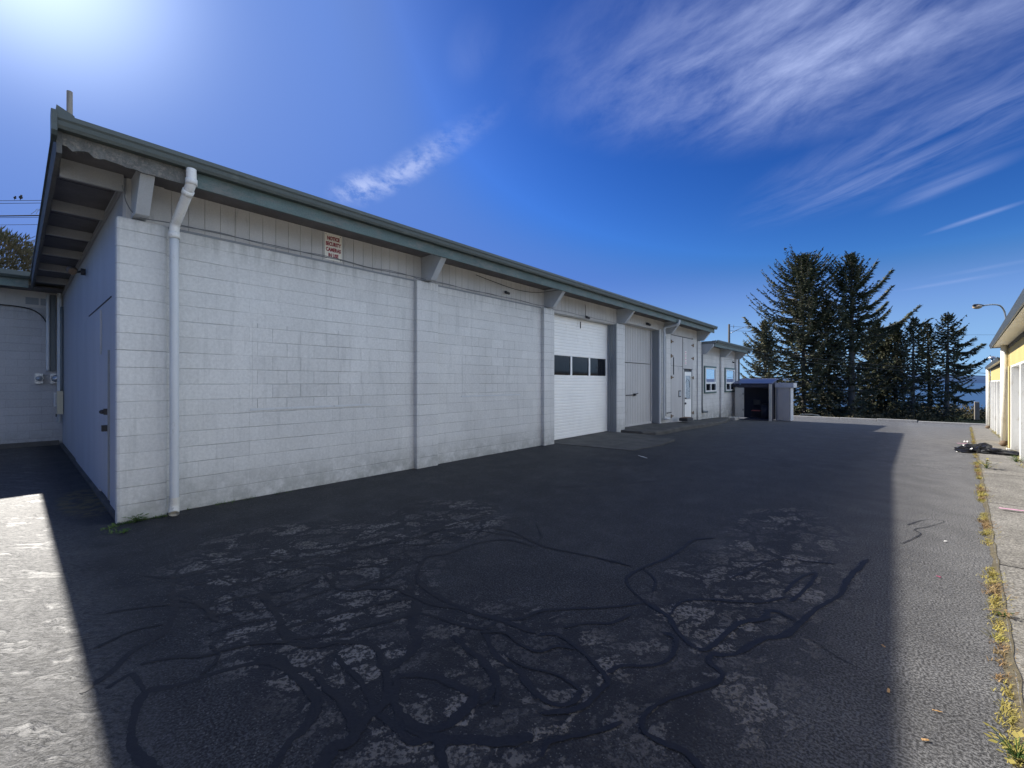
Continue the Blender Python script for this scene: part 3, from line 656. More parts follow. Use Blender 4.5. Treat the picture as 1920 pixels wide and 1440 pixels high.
# 2nd section windows
def window(y0, y1, z0, z1):
    wn = part(MB().box(-.10, -.055, y0, y1, z1 - .09, z1).box(-.10, -.055, y0, y1, z0, z0 + .08).box(-.10, -.055, y0, y0 + .08, z0 + .08, z1 - .09).box(-.10, -.055, y1 - .08, y1, z0 + .08, z1 - .09), 'window', 'trim_green', label='vinyl window in a dark green surround')
    a0, a1, c0, c1 = y0 + .08, y1 - .08, z0 + .08, z1 - .09; zm = c0 + (c1 - c0) * .37; ym = (a0 + a1) / 2
    MB().box(-.10, -.035, a0, a0 + .10, c0, c1).box(-.10, -.035, a1 - .10, a1, c0, c1).box(-.10, -.034, a0 + .1, a1 - .1, c0, c0 + .07).box(-.10, -.034, a0 + .1, a1 - .1, c1 - .06, c1).box(-.10, -.034, a0 + .1, a1 - .1, zm - .05, zm + .05).box(-.10, -.036, ym - .06, ym + .06, c0 + .07, zm - .05).build('window_frame', 'vinyl_white', wn)
    MB().box(-.10, -.075, a0 + .1, a1 - .1, zm + .05, c1 - .06).build('window_pane', 'window_glass', wn)
    MB().box(-.10, -.075, a0 + .1, ym - .06, c0 + .07, zm - .05).build('window_pane', 'dark_glass', wn)
    MB().box(-.10, -.075, ym + .06, a1 - .1, c0 + .07, zm - .05).build('window_pane', 'dark_glass', wn)
window(21.45, 23.38, 1.10, 2.47); window(24.98, 26.95, 1.10, 2.47)
# end wall and its doors (y = .07 plane, faces -y)
ew = part(MB().box(-9.85, -.12, .07, .3, -.1, 4.1), 'end_wall', 'plywood_paint')
part(MB().box(-.12, -.101, .10, .46, ZT, 4.12), 'block_wall', 'siding_paint')
part(MB().box(-.135, -.05, .02, .068, -.02, 3.52), 'corner_trim', 'lookout_paint')
part(MB().box(-.96, -.14, .048, .068, .05, 2.6).box(-5.8, -1.98, .05, .068, .05, 2.72), 'door_panel', 'plywood_paint')
ee = part(MB().box(-1.92, -1.02, .035, .066, .12, 2.05), 'side_door', 'plywood_paint', label='painted side door in the shaded end wall', bevel=.004)
MB().box(-1.13, -1.07, .0, .034, 1.22, 1.30).ell((-1.10, -.01, 1.26), (.03, .035, .03)).build('door_knob', 'dark_metal', ee); MB().box(-1.14, -1.06, -.02, .034, 1.0, 1.08).build('door_lock', 'dark_metal', ee)
part(MB().box(-1.008, -.99, .03, .067, .1, 2.08), 'door_frame', 'grey_paint'); part(MB().box(-1.95, -1.93, .04, .067, .1, 1.98), 'door_frame', 'lookout_paint')
part(MB().box(-3.6, -1.0, .06, .069, 2.78, 2.795).box(-5.8, -2.05, .055, .0695, 2.31, 2.325), 'panel_seam', 'dark_metal')
part(MB().box(-9.8, -.14, .01, .068, -.1, .05), 'footing', 'apron_concrete')
# roof
part(MB().box(-30, .50, -.50, 21.0, 4.12, 4.24), 'roof_deck', 'roof_metal')
part(MB().box(-30, .58, 21.001, 28.0, 3.50, 3.62), 'roof_deck', 'roof_metal')
part(MB().box(-30, -.12, 27.48, 27.52, -.8, 3.5).box(-30, -.12, 20.9, 20.99, 3.4, 4.12), 'end_wall', 'siding_paint')
sf = MB().box(-9.9, .50, -.46, .07, 4.095, 4.118).box(-.13, .50, .07, 20.98, 4.095, 4.118)
part(sf, 'soffit', 'soffit_wood')
part(MB().box(-.13, .50, 21.0, 27.9, 3.475, 3.498), 'soffit', 'soffit_wood')
for xx in (-.02, -1.64, -3.07, -4.65, -6.28, -7.9):
    dp = .20 if xx > -.1 else .14
    part(MB().box(xx - .05, xx + .0, -.455, .068, 4.094 - dp, 4.094), 'lookout', 'lookout_paint', bevel=.003)
part(MB().box(-9.9, -.13, .045, .068, 3.92, 3.99), 'frieze_board', 'lookout_paint')
for xx in (-.75, -.40, -2.3, -3.8, -5.5): part(MB().box(xx, xx + .006, -.45, .04, 4.090, 4.0949), 'soffit_joint', 'dark_metal')
# fascia with rotten corner
part(MB().box(.50, .535, .55, 20.96, 3.978, 4.20), 'fascia', 'fascia_paint')
rot = MB(); n = 26; pts = []
for i in range(n + 1):
    yy = -.47 + 1.02 * i / n; zb = 3.978 + .05 * max(0, 1 - i / 16) + .05 * mnoise.noise(Vector((i * .9, 3, 0))) * max(0, 1 - i / n)
    if i % 5 == 2 and i < 12: zb -= .02
    pts.append((yy, zb))
rot.prism(pts + [(.55, 4.20), (-.47, 4.20)], .505, .535, 'x')
part(rot, 'fascia', 'rotten_wood', label='rotten split end of the fascia at the roof corner')
sp = MB()
for k in range(4):
    y_ = -.44 + .055 * k; l_ = random.uniform(.03, .08)
    sp.add([(.51, y_, 4.06), (.51, y_ + .04, 4.05), (.52 + random.uniform(-.05, .03), y_ + .02 + random.uniform(-.02, .03), 4.05 - l_)], [(0, 1, 2)])
    sp.add([(.53, y_, 4.06), (.53, y_ + .03, 4.05), (.52 + random.uniform(-.05, .03), y_ + .02 + random.uniform(-.02, .03), 4.05 - l_)], [(0, 1, 2)])
part(sp, 'wood_splinter', 'rotten_wood')
# barge board on the gable end
bb = MB(); n = 40
pts = [(-9.2 + 9.75 * i / n, 3.935 + .015 * mnoise.noise(Vector((i * .7, 0, 5)))) for i in range(n + 1)]
bb.prism(pts + [(.55, 4.24), (-9.2, 4.24)], -.505, -.465, 'y'); part(bb, 'barge_board', 'dark_timber')
# gutters
def gutter(y0, y1, zt, name='gutter'):
    zb = zt - .135; xa, xb = .537, .66
    pr = [(xa, zb), (xb - .035, zb), (xb - .02, zb + .03), (xb - .012, zb + .07), (xb, zb + .09), (xb, zt), (xb - .018, zt), (xb - .018, zt - .025), (xb - .035, zb + .04), (xa + .012, zb + .01), (xa + .012, zt - .01), (xa, zt - .01)]
    g_ = part(MB().prism(pr, y0, y1, 'y'), name, 'gutter_paint')
    return g_
gutter(-.50, 21.05, 4.285); gutter(20.6 + .46, 28.1, 3.665)
part(MB().box(.50, .535, 21.07, 28.0, 3.35, 3.60), 'fascia', 'fascia_paint')
part(MB().box(.40, .56, -.52, 21.05, 4.243, 4.262).box(-9.2, .41, -.525, -.46, 4.243, 4.262), 'drip_edge', 'gutter_paint')
part(MB().box(.40, .56, 21.07, 28.1, 3.622, 3.64), 'drip_edge', 'gutter_paint')
ec = MB().prism([(.50, 4.05), (.66, 4.06), (.69, 4.10), (.67, 4.16), (.68, 4.30), (.60, 4.33), (.50, 4.30)], -.545, -.503, 'y').prism([(-.52, 4.27), (-.505, 4.40), (-.38, 4.34), (-.37, 4.28)], .55, .57, 'x')
part(ec, 'gutter_cap', 'gutter_paint', label='bent torn metal cap at the end of the gutter')
# mast
part(MB().tube([(-.34, -.36, 4.24), (-.34, -.36, 4.72), (-.342, -.36, 5.0)], .026, 10), 'vent_pipe', 'old_timber')
# downspouts
def spout(path, r, m, name='downspout', n=5, parent=WL):
    return part(MB().tube(smooth_path(path, n), r, 16), name, m, parent)
ds = spout([(.60, .585, 4.15), (.60, .585, 4.02), (.56, .575, 3.93), (.28, .535, 3.68), (.17, .52, 3.60), (.14, .515, 3.5)], .052, 'pvc_white')
for pth in ([(.605, .585, 4.03), (.605, .585, 3.965)], [(.545, .572, 3.915), (.50, .565, 3.875)], [(.14, .515, 3.42), (.14, .515, 3.50)]): MB().tube(pth, .060, 16).build('pipe_collar', 'pvc_white', ds)
spout([(.14, .515, 3.46), (.14, .515, 2), (.14, .515, .4), (.14, .515, .13)], .048, 'pipe_paint')
part(MB().tube(smooth_path([(.14, .515, .24), (.14, .515, .12), (.20, .50, .05)], 5), .055, 16, cap=False).tube(smooth_path([(.14, .515, .24), (.14, .515, .12), (.20, .50, .05)], 5), .047, 16, cap=False), 'pipe_outlet', 'shed_cream')
spout([(.60, 16.2, 4.08), (.60, 16.2, 3.98), (.52, 16.18, 3.90), (.12, 16.16, 3.84), (.04, 16.15, 3.76), (.04, 16.15, 3.6)], .05, 'pipe_paint')
spout([(.04, 16.15, 3.65), (.04, 16.15, 2), (.04, 16.15, .35), (.10, 16.2, .22), (.12, 16.45, .2)], .05, 'pipe_paint')
spout([(.01, 16.36, 3.5), (.01, 16.36, 1.6), (.01, 16.36, .3)], .025, 'pipe_dark', 'conduit')
spout([(.05, 16.42, .42), (.05, 16.66, .42), (.07, 16.8, .43)], .02, 'dark_metal', 'water_tap')
spout([(-.02, 20.92, 3.0), (-.02, 20.92, 1.5), (-.02, 20.92, .36), (.02, 21.1, .24), (.05, 21.5, .22)], .05, 'pipe_dark')
spout([(.58, 27.5, 3.48), (.56, 27.5, 3.40), (.10, 27.5, 3.33), (.03, 27.5, 3.22), (.03, 27.5, 1.2)], .05, 'pipe_dark')
part(MB().box(-.10, .02, 27.62, 27.75, .6, 3.4), 'corner_trim', 'siding_paint')
# thin cables along the wall head
def cable(name, pts, r, label, m='wire_grey', group=None, cat='cable', n=8):
    o = MB().tube(smooth_path(pts, n), r, 6).build(name, m); return tag(o, label, cat, group)
rr = random.Random(5)
def sagline(x, y0, y1, z, amp=.012, step=.45):
    out = []; y = y0
    while y < y1: out.append((x, y, z + rr.uniform(-amp, amp))); y += step
    out.append((x, y1, z)); return out
cable('wall_cable', [(.03, .05, 3.95), (.03, .09, 3.75), (.03, .2, 3.625)] + sagline(.02, .5, 8.2, 3.635) + [(.03, 8.3, 3.62), (.03, 8.6, 3.62)] + sagline(-.05, 8.8, 12.2, 3.62), .006, 'thin grey cable running along the top of the block wall', 'wire_grey')
cable('wall_cable', sagline(-.08, .6, 4.2, 3.67, .02) + [(.0, 4.3, 3.62), (.01, 4.7, 3.62)] + sagline(-.08, 4.9, 8.2, 3.655, .018), .0045, 'second thinner cable strung just above the first on the siding', 'wire_grey')
cable('loose_cable', [(-.09, 5.9, 4.02), (-.06, 6.4, 3.96), (-.04, 7.2, 3.90), (.0, 7.9, 3.93), (.2, 8.3, 4.0), (.4, 8.5, 4.05)], .006, 'black cable drooping below the eave above the second blank bay', 'wire_black')
cable('loose_cable', [(-.10, 10.45, 3.98), (-.08, 10.46, 3.85), (-.07, 10.43, 3.7), (-.08, 10.45, 3.62)], .006, 'short black cable hanging above the roller door', 'wire_black')
cable('loose_cable', [(-.10, 24.6, 2.93), (-.10, 26, 2.95), (-.1, 27, 2.92)], .008, 'dark cable under the lower eave above the right office window', 'wire_grey')
# security sign
sg = thing('notice_sign', (-.125, 2.67, 3.87), 'small cream metal sign with dark red lettering on the siding below the eave', 'sign')
S0, S1, H = -.145, .145, .215
MB().box(-.004, .004, S0, S1, -H, H).build('sign_plate', 'sign_white', sg)
def text(body, size, loc, parent, m, name='lettering', sx=1.0, rotz=R(90), ext=.0008):
    cu = bpy.data.curves.new(name, 'FONT'); cu.body = body; cu.size = size; cu.align_x = 'CENTER'; cu.align_y = 'CENTER'; cu.extrude = ext; cu.offset = size * .05; cu.resolution_u = 3
    to = bpy.data.objects.new('tmp', cu); COL.objects.link(to)
    dg = bpy.context.evaluated_depsgraph_get(); me = bpy.data.meshes.new_from_object(to.evaluated_get(dg))
    bpy.data.objects.remove(to)
    me.name = name
    mtx = Matrix.Translation(loc) @ Matrix.Rotation(rotz, 4, 'Z') @ Matrix.Rotation(R(90), 4, 'X') @ Matrix.Diagonal((sx, 1, 1, 1))
    me.transform(mtx); me.materials.clear(); me.materials.append(MATS[m])
    o = bpy.data.objects.new(name, me); COL.objects.link(o); o.parent = parent; return o
for k, (s_, wd_) in enumerate((('NOTICE', .66), ('SECURITY', .66), ('CAMERAS', .66), ('IN USE', .66))):
    text(s_, .082, (.0055, 0.0, .135 - .092 * k), sg, 'sign_red', sx=.70)
for a in (-.125, .125):
    for b_ in (-.195, .195): MB().ell((.005, a, b_), (.003, .007, .007), 8, 5).build('screw', 'dark_metal', sg)
# small cameras / floodlights
def seccam(loc, label, sc=1.0, rz=0, group='small security cameras on the warehouse'):
    c_ = thing('security_camera', loc, label, 'camera', group, rz)
    MB().tube([(0, 0, 0), (.03 * sc, 0, 0)], .03 * sc, 12).tube([(.02 * sc, 0, 0), (.07 * sc, 0, -.02 * sc)], .01 * sc, 8).build('bracket', 'dark_metal', c_)
    MB().tube([(.06 * sc, -.05 * sc, -.015 * sc), (.06 * sc, .07 * sc, -.03 * sc)], [.028 * sc, .032 * sc], 12).build('camera_body', 'dark_metal', c_)
    return c_
seccam((-.12, 6.9, 3.80), 'small black camera on the siding of the second blank bay')
seccam((-.11, 10.5, 3.62), 'small black camera centred above the roller door', 1.2)
seccam((-.12, 14.85, 3.86), 'black camera with two heads above the plank door', 1.5)
seccam((-.12, 26.6, 2.84), 'small black camera beside the far downspout on the low end', 1.3)
c_ = thing('flood_light', (-3.95, .05, 3.60), 'dark wall light under the soffit of the shaded end wall', 'lamp')
MB().tube([(0, 0, 0), (0, -.06, 0)], .06, 12).tube([(0, -.05, 0), (0, -.14, -.02)], .02, 8).build('bracket', 'dark_metal', c_)
MB().tube([(-.10, -.16, .02), (.02, -.16, -.03)], [.075, .05], 14).build('lamp_head', 'rust', c_)
# decals on swing door
wp = thing('warning_stickers', (-.05, 18.80, 2.75), 'column of small white and red stickers on the right swing door', 'sticker')
for k in range(4): MB().box(0, .004, -.11, .11, .16 - k * .155, .29 - k * .155).build('sticker_panel', 'sign_white', wp); 
for k in range(4): MB().box(.0045, .006, -.08, .08, .20 - k * .155, .25 - k * .155).build('sticker_print', 'paper_pink', wp)

# ------------------------------------------------------------------ rear wing in the corner
RW = thing('rear_wing', (-9.85, -6, 0), 'shaded block wing with green gutter behind the warehouse corner at far left', 'building')
def rp(mb, name, m, label=None, bevel=0):
    mb.v = [(v[0] + 9.85, v[1] + 6, v[2]) for v in mb.v]; return part(mb, name, m, RW, label, bevel)
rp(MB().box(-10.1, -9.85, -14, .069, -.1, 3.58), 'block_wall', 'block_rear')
rp(MB().box(-10.1, -9.87, -14, .069, 3.58, 4.0), 'siding', 'siding_paint')
rp(MB().box(-10, -9.78, -14, .0, -.1, .12), 'footing', 'apron_concrete')
rp(MB().box(-24, -9.05, -14, -.47, 4.17, 4.235), 'roof_deck', 'roof_metal')
rp(MB().box(-24, -9.15, -14, -.53, 4.275, 4.31).box(-14, -9.9, -14, -3.2, 4.5, 4.56), 'roof_sheet', 'galvanised')
rp(MB().box(-9.86, -9.1, -14, .06, 4.0, 4.03), 'soffit', 'soffit_wood')
rp(MB().box(-9.11, -9.07, -14, -.55, 3.96, 4.22), 'fascia', 'fascia_paint')
rp(MB().prism([(-9.07, 4.16), (-8.98, 4.16), (-8.94, 4.22), (-8.94, 4.33), (-8.96, 4.33), (-8.96, 4.23), (-9.00, 4.18), (-9.07, 4.18)], -14, -.52, 'y'), 'gutter', 'gutter_paint')
rp(MB().box(-9.86, -9.835, -.62, -.05, 3.62, 3.86), 'vent_frame', 'siding_paint')
rp(MB().box(-9.84, -9.828, -.59, -.36, 3.65, 3.83).box(-9.84, -9.828, -.33, -.08, 3.65, 3.83), 'vent_grille', 'grey_paint')
def tube_r(path, r, m, name): return rp(MB().tube(smooth_path(path, 4), r, 10), name, m)
tube_r([(-9.78, -.20, 3.95), (-9.78, -.20, 2.5), (-9.78, -.20, 1.95)], .035, 'pipe_paint', 'conduit')
tube_r([(-9.78, .02, 3.95), (-9.78, .02, 2.5), (-9.78, .02, 1.95)], .035, 'pipe_paint', 'conduit')
tube_r([(-9.60, .0, 3.98), (-9.60, .0, 2.5), (-9.60, .0, .6)], .045, 'pipe_paint', 'downspout')
tube_r([(-9.35, .03, 3.6), (-9.35, .03, 2.5), (-9.35, .03, 1.4)], .03, 'pipe_dark', 'conduit')
rp(MB().box(-9.85, -9.80, -.16, -.06, 1.95, 3.95), 'dark_board', 'pipe_dark')
cable('rear_cable', [(-9.8, -5, 3.62), (-9.8, -3, 3.61), (-9.8, -1.2, 3.58), (-9.8, -.6, 3.55), (-9.8, -.35, 3.42), (-9.79, -.22, 3.2)], .014, 'dark cable along the rear wing wall bending down to the conduits', 'wire_black')
for (y_, r_, lb) in ((-.05, .12, 'larger round glass electric meter in the corner of the rear wing'), (-.36, .08, 'smaller round electric meter left of the larger one')):
    e = thing('electric_meter', (-9.80, y_, 1.75), lb, 'meter', 'electric meters in the corner')
    MB().box(-.05, .06, -r_ * .9, r_ * .9, -.13, .13).build('meter_box', 'galvanised', e)
    MB().tube([(.06, 0, 0), (.12, 0, 0)], r_, 18).ell((.12, 0, 0), (.10, r_ * .85, r_ * .85), 16, 10).build('meter_cover', 'galvanised', e)
e = thing('junction_box', (-9.35, .0, 1.13), 'beige utility box on conduit in the corner', 'box')
MB().box(-.10, .10, -.06, .05, -.30, .30).build('box_body', 'beige_box', e, .006); MB().box(-.06, .06, -.08, -.06, -.36, -.29).build('box_base', 'dark_metal', e)
e = thing('junction_box', (-9.78, .0, 1.2), 'grey flat utility box behind the beige one', 'box')
MB().box(0, .08, -.10, .06, -.18, .18).build('box_body', 'pipe_paint', e, .006); MB().box(.08, .085, -.08, .04, -.15, .15).build('box_cover', 'siding_paint', e)

# ------------------------------------------------------------------ concrete apron and raised pad
def slab(name, poly, z0, z1, m, label=None):
    o = MB().prism(poly, z0, z1, 'z').build(name, m); return tag(o, label, None, kind='structure')
slab('door_apron', [(-.35, 8.75), (.0, 8.76), (2.1, 9.0), (2.25, 10.4), (2.1, 11.75), (.9, 12.3), (0, 12.26), (-.35, 12.26)], -.3, .012, 'apron_concrete', 'worn concrete slab in front of the roller door')
cs = [(12.55, .30, .07), (12.6, .75, .075), (12.9, 1.05, .085), (13.6, 1.14, .10), (15.5, 1.06, .12), (17.5, 1.12, .12), (19.6, 1.10, .10), (21.5, .9, .08), (23, .6, .05), (24.4, .3, .03)]
pb = MB(); vs = []
for y_, xe, hh in cs:
    zt_ = max(gz(y_) + hh, .055 - max(0, y_ - 15) * .03); xr = xe + .03 * mnoise.noise(Vector((y_, 0, 0)))
    vs += [(-.4, y_, -.8), (-.4, y_, zt_), (xr - .05, y_, zt_), (xr, y_, zt_ - .04), (xr + .02, y_, -.8)]
pb.add(vs, [(5 * i + k, 5 * i + k + 1, 5 * i + k + 6, 5 * i + k + 5) for i in range(len(cs) - 1) for k in range(4)] + [(0, 1, 2, 3, 4)])
tag(pb.build('door_pad', 'apron_concrete'), 'raised concrete pad with worn edge along the doors', None, kind='structure')
# ------------------------------------------------------------------ storage shed at the far end
sh = thing('shed', (.0, 26.4, gz(26)), 'low lean-to shed with open dark doorway and blue roof at the warehouse end', 'shed')
def shp(mb, name, m, bevel=0, label=None):
    o = mb.build(name, m, sh, bevel)
    if label: o['label'] = label
    return o
H0 = 2.02
shp(MB().box(-.05, .10, 1.6, 1.66, 0, H0 - .1).prism([(.02, 0), (1.66, 0), (1.66, H0 + .24), (.02, H0 - .01)], 1.80, 1.86, 'x').box(.0, 1.86, 1.66, 1.70, 0, H0 + .2), 'wall', 'shed_dark')
shp(MB().box(.56, 1.8, .03, 1.6, -.02, .06), 'floor', 'shed_dark')
shp(MB().prism([(-.06, H0 + .0), (1.75, H0 + .27), (1.75, H0 + .30), (-.06, H0 + .035)], -.12, 1.94, 'x'), 'roof', 'tarp_blue')
shp(MB().box(-.1, 1.80, -.02, .02, H0 - .20, H0 - .03), 'header', 'shed_dark')
d_ = shp(MB().box(.10, .56, -.03, .0, .12, H0 - .22), 'door', 'shed_cream', .004, 'cream door leaf swung open against the wall')
MB().box(.50, .53, -.05, -.03, 1.4, 1.5).box(.50, .53, -.05, -.03, .5, .6).build('hinge', 'dark_metal', d_)
shp(MB().box(1.80, 1.93, -.08, -.02, -.03, H0 - .01), 'door_post', 'shed_cream')
# things in the dark doorway
st = thing('stacked_chair', (1.05, 26.95, gz(26) + .06), 'red seated chair standing in the dark shed doorway', 'chair')
MB().box(-.2, .22, -.2, .2, .42, .47).build('seat', 'red_cushion', st, .01)
MB().box(-.2, .22, .17, .21, .75, 1.05).build('backrest', 'dark_metal', st, .01)
for a in (-.18, .18):
    for b_ in (-.18, .18): MB().tube([(a, b_, 0), (a, b_, .42 if b_ < 0 else 1.0)], .014, 8).build('leg', 'dark_metal', st)
mt = thing('bin', (1.45, 27.25, gz(26) + .06), 'dark round bin at the back of the shed beside the chair', 'bin')
MB().tube([(0, 0, 0), (0, 0, .75)], [.2, .25], 16).build('bin_body', 'shed_dark', mt); MB().tube([(0, 0, .76), (0, 0, .80), (0, 0, .84)], [.27, .26, .1], 16).build('lid', 'dark_metal', mt)
s2 = thing('cupboard', (1.97, 27.3, gz(27.3)), 'small flat-topped white outdoor cupboard beside the shed', 'shed')
MB().box(.02, .70, .0, .9, .03, 1.85).build('cupboard_body', 'shed_white', s2)
MB().box(-.03, .86, -.12, .98, 1.86, 2.12).build('roof', 'shed_white', s2, .008)
MB().box(-.02, .02, -.02, .02, 0, 1.84).build('corner_post', 'siding_paint', s2)
MB().box(.08, .66, -.03, -.002, .08, 1.80).build('door', 'siding_paint', s2, .004)
MB().box(.03, .05, -.012, -.002, .05, 1.84).box(.665, .68, -.012, -.002, .05, 1.84).build('door_gap', 'dark_metal', s2)

# ------------------------------------------------------------------ yellow storage units at right
SLP = .0926; RZ = -math.atan(SLP)
YB = thing('storage_units', (6.78 + .834, -.78, 0), 'sunlit yellow row of storage garages with white posts along the right edge', 'building', rz=RZ)
def yp(mb, name, m, bevel=0, label=None, parent=None):
    o = mb.build(name, m, parent or YB, bevel)
    if label: o['label'] = label
    return o
def yfz(y): return gz(y - .78)
SEC = [(-16, 19.35, 2.73, .30), (19.35, 31.9, 2.36, .14)]
piers = [-13.0, -10.2, -7.4, -4.6, -1.8, 1.0, 3.8, 6.5, 9.2, 11.95, 14.7, 17.6, 20.4, 22.9, 25.3, 27.7, 29.9, 31.6]
for (a, b_, zt, oh) in SEC:
    zo = zt - .62
    # siding panel above openings
    pitch = .2; pr = [(.06, a)]; y = a
    while y < b_ - .01:
        e_ = min(y + pitch, b_); pr += [(.0, y), (.0, e_ - .03), (.025, e_ - .027), (.025, e_ - .001)]; y = e_
    pr += [(.06, b_)]; n = len(pr)
    vs = [(q[0], q[1], zo) for q in pr] + [(q[0], q[1], zt - .04) for q in pr]
    yp(MB().add(vs, [(i, (i + 1) % n, (i + 1) % n + n, i + n) for i in range(n)]), 'siding', 'yellow_paint')
    yp(MB().box(.0, .42, a + .01, b_ - .01, zo - .05, zo - .002), 'door_header', 'cream_paint')
    yp(MB().box(-.02, -.001, a + .01, b_ - .01, zt - .12, zt - .031), 'shadow_gap_strip', 'dark_metal')  # dark strip standing in for the shadow gap under the soffit
    yp(MB().box(-oh, 9, a, b_ + .12, zt + .005, zt + .035), 'roof', 'flashing_grey')
    yp(MB().box(-oh + .02, .0, a, b_ + .1, zt - .03, zt + .0), 'soffit', 'cream_paint')
    fc = MB(); fc.prism([(-oh - .03, zt - .06), (-oh - .01, zt - .06), (-oh - .01, zt + .03), (-oh - .03, zt + .04), (-oh - .05, zt + .055), (-oh - .06, zt + .04)], a, b_ + .14, 'y')
    yp(fc, 'gutter', 'flashing_grey')
    yp(MB().prism([(-oh - .02, zt - .05), (.35, zt - .05), (9, zt - .05), (9, zt + .06), (-oh - .05, zt + .06)], b_ + .10, b_ + .125, 'y'), 'barge_board', 'flashing_grey')
    yp(MB().box(.0, 9, b_ - .12, b_ - .02, -1, zt - .04), 'end_wall', 'yellow_paint')
    yp(MB().box(.62, .8, a, b_ - .13, -1, zt), 'back_wall', 'grey_paint')
for i in range(len(piers)):
    y_ = piers[i]; zt = SEC[0][2] if y_ < 19.3 else SEC[1][2]; zo = zt - .67; z0 = yfz(y_)
    yp(MB().box(-.012, .42, y_ - .10, y_ + .10, z0 - .1, zo), 'door_post', 'cream_paint', .006)
    if i and piers[i - 1] < 19.3 < y_: 
        yp(MB().box(.0, .42, y_ - .9, y_ - .11, z0 - .1, zo), 'wall_panel', 'yellow_paint')
    if i + 1 < len(piers):
        ya, yb_ = y_ + .11, piers[i + 1] - .11
        if y_ < 19.3 < piers[i + 1]: yb_ = 19.2
        pr = []
        z = z0 + .02
        while z < zo - .02: pr += [(.36, z), (.345, z + .02), (.345, z + .06), (.36, z + .08)]; z += .09
        pr = [(.40, z0 - .05), (.36, z0 - .05)] + pr + [(.36, zo + .0), (.40, zo)]
        o = yp(MB().prism(pr, ya, yb_, 'y'), 'roller_door', 'roller_white')
        yp(MB().box(.31, .344, yb_ - .07, yb_ - .001, z0, zo - .01), 'dark_gap_strip', 'dark_metal')  # dark strip put in for the shaded gap between door and reveal
        yp(MB().box(.24, .30, yb_ - .05, yb_ - .001, z0, zo - .01), 'door_stop', 'roller_white')
        MB().box(.325, .345, (ya + yb_) / 2 - .08, (ya + yb_) / 2 + .08, z0 + .6, z0 + .64).build('door_handle', 'dark_metal', o)
for (y_, zt, z0, w_) in ((18.45, 2.75, yfz(18.4), .075), (31.8, 2.36, yfz(31.8), .075)):
    o = yp(MB().tube([(-.09, y_, zt - .04), (-.09, y_, (zt + z0) / 2), (-.09, y_, z0 + .18)], w_, 14), 'downspout', 'cream_paint')
    MB().tube([(-.09, y_, z0 + .18), (-.09, y_, z0 + .10), (-.16, y_, z0 + .04)], w_ * .98, 14).build('pipe_outlet', 'rust', o)
yp(MB().box(-.03, .0, 17.85, 18.3, yfz(18), 2.1), 'wall_panel', 'yellow_paint')
vt = yp(MB().tube([(.04, 31.5, 2.38), (.04, 31.5, 2.86)], .04, 10).tube([(.04, 31.5, 2.80), (.04, 31.5, 2.85), (.04, 31.5, 2.93)], [.15, .16, .10], 14), 'roof_vent', 'galvanised')
# sidewalk strip
def sw(u, off): return (6.78 + .834 + off + SLP * u * 1.0, -.78 + u)
segs = [0 + i * 2.9 for i in range(-2, 13)]
b = MB()
EDGE = -.645
for i, u0 in enumerate(segs):
    cuts = [u0 + .012] + [q + .78 for q in GY[1:-1] if u0 < q + .78 < u0 + 2.88] + [u0 + 2.888]
    for k in range(len(cuts) - 1):
        ua, ub = cuts[k], cuts[k + 1]; za, zb_ = gz(ua - .78) + .02, gz(ub - .78) + .02
        A0, A1 = sw(ua, EDGE), sw(ua, .5); B0, B1 = sw(ub, EDGE), sw(ub, .5)
        vs = [(*A0, za - .2), (*A1, za - .2), (*B1, zb_ - .2), (*B0, zb_ - .2), (*A0, za), (*A1, za), (*B1, zb_), (*B0, zb_)]
        b.add(vs, [(0, 3, 2, 1), (4, 5, 6, 7), (0, 1, 5, 4), (1, 2, 6, 5), (2, 3, 7, 6), (3, 0, 4, 7)])
tag(b.build('sidewalk', 'concrete'), 'narrow concrete walk along the storage units', None, kind='structure')

# ------------------------------------------------------------------ far kerb blocks, post
kx = [(1478, 1574, .13), (1576, 1643, .14), (1645, 1719, .17), (1722, 1852, .12)]
lbs = ['leftmost concrete kerb block below the parked car', 'second concrete kerb block in front of the tall trunk', 'palest concrete kerb block in the middle of the row', 'long low kerb block at right ending by the wooden post']
def kern(px, y):  # x where the ray at px crosses y
    r = ray(px, 717); return CAMP.x + r.x * (y - CAMP.y) / r.y
for (a, b_, h_), lb in zip(kx, lbs):
    y_ = 36.3; x0, x1 = kern(a, y_), kern(b_, y_); z0 = gz(y_)
    k = thing('kerb_block', ((x0 + x1) / 2, y_, z0), lb, 'kerb block', 'concrete kerb blocks at the far edge of the lot')
    L = (x1 - x0) / 2 + .02
    MB().prism([(-.14, -.05), (.14, -.05), (.10, h_), (-.10, h_)], -L, L, 'x').build('kerb_body', 'kerb_concrete', k, .015)
x0, x1 = kern(1300, 37), kern(1476, 37)
k = thing('low_wall', ((x0 + x1) / 2, 37.0, gz(37)), 'pale low concrete edge left of the kerb blocks by the cupboard', 'kerb'); MB().box((x0 - x1) / 2, (x1 - x0) / 2, -.12, .12, -.1, .10).build('kerb_body', 'kerb_concrete', k, .02)
q = at(1831.5, 789, 30.5); bz = gz(36)
po = thing('wooden_post', (q.x, q.y, bz - .1), 'short weathered wooden post at the far right edge of the lot', 'post')
MB().box(-.12, .12, -.12, .12, 0, 1.22).build('post_body', 'old_timber', po, .02); MB().prism([(-.12, 1.221), (.12, 1.221), (.10, 1.26), (-.10, 1.26)], -.11, .11, 'y').build('post_cap', 'kerb_concrete', po)

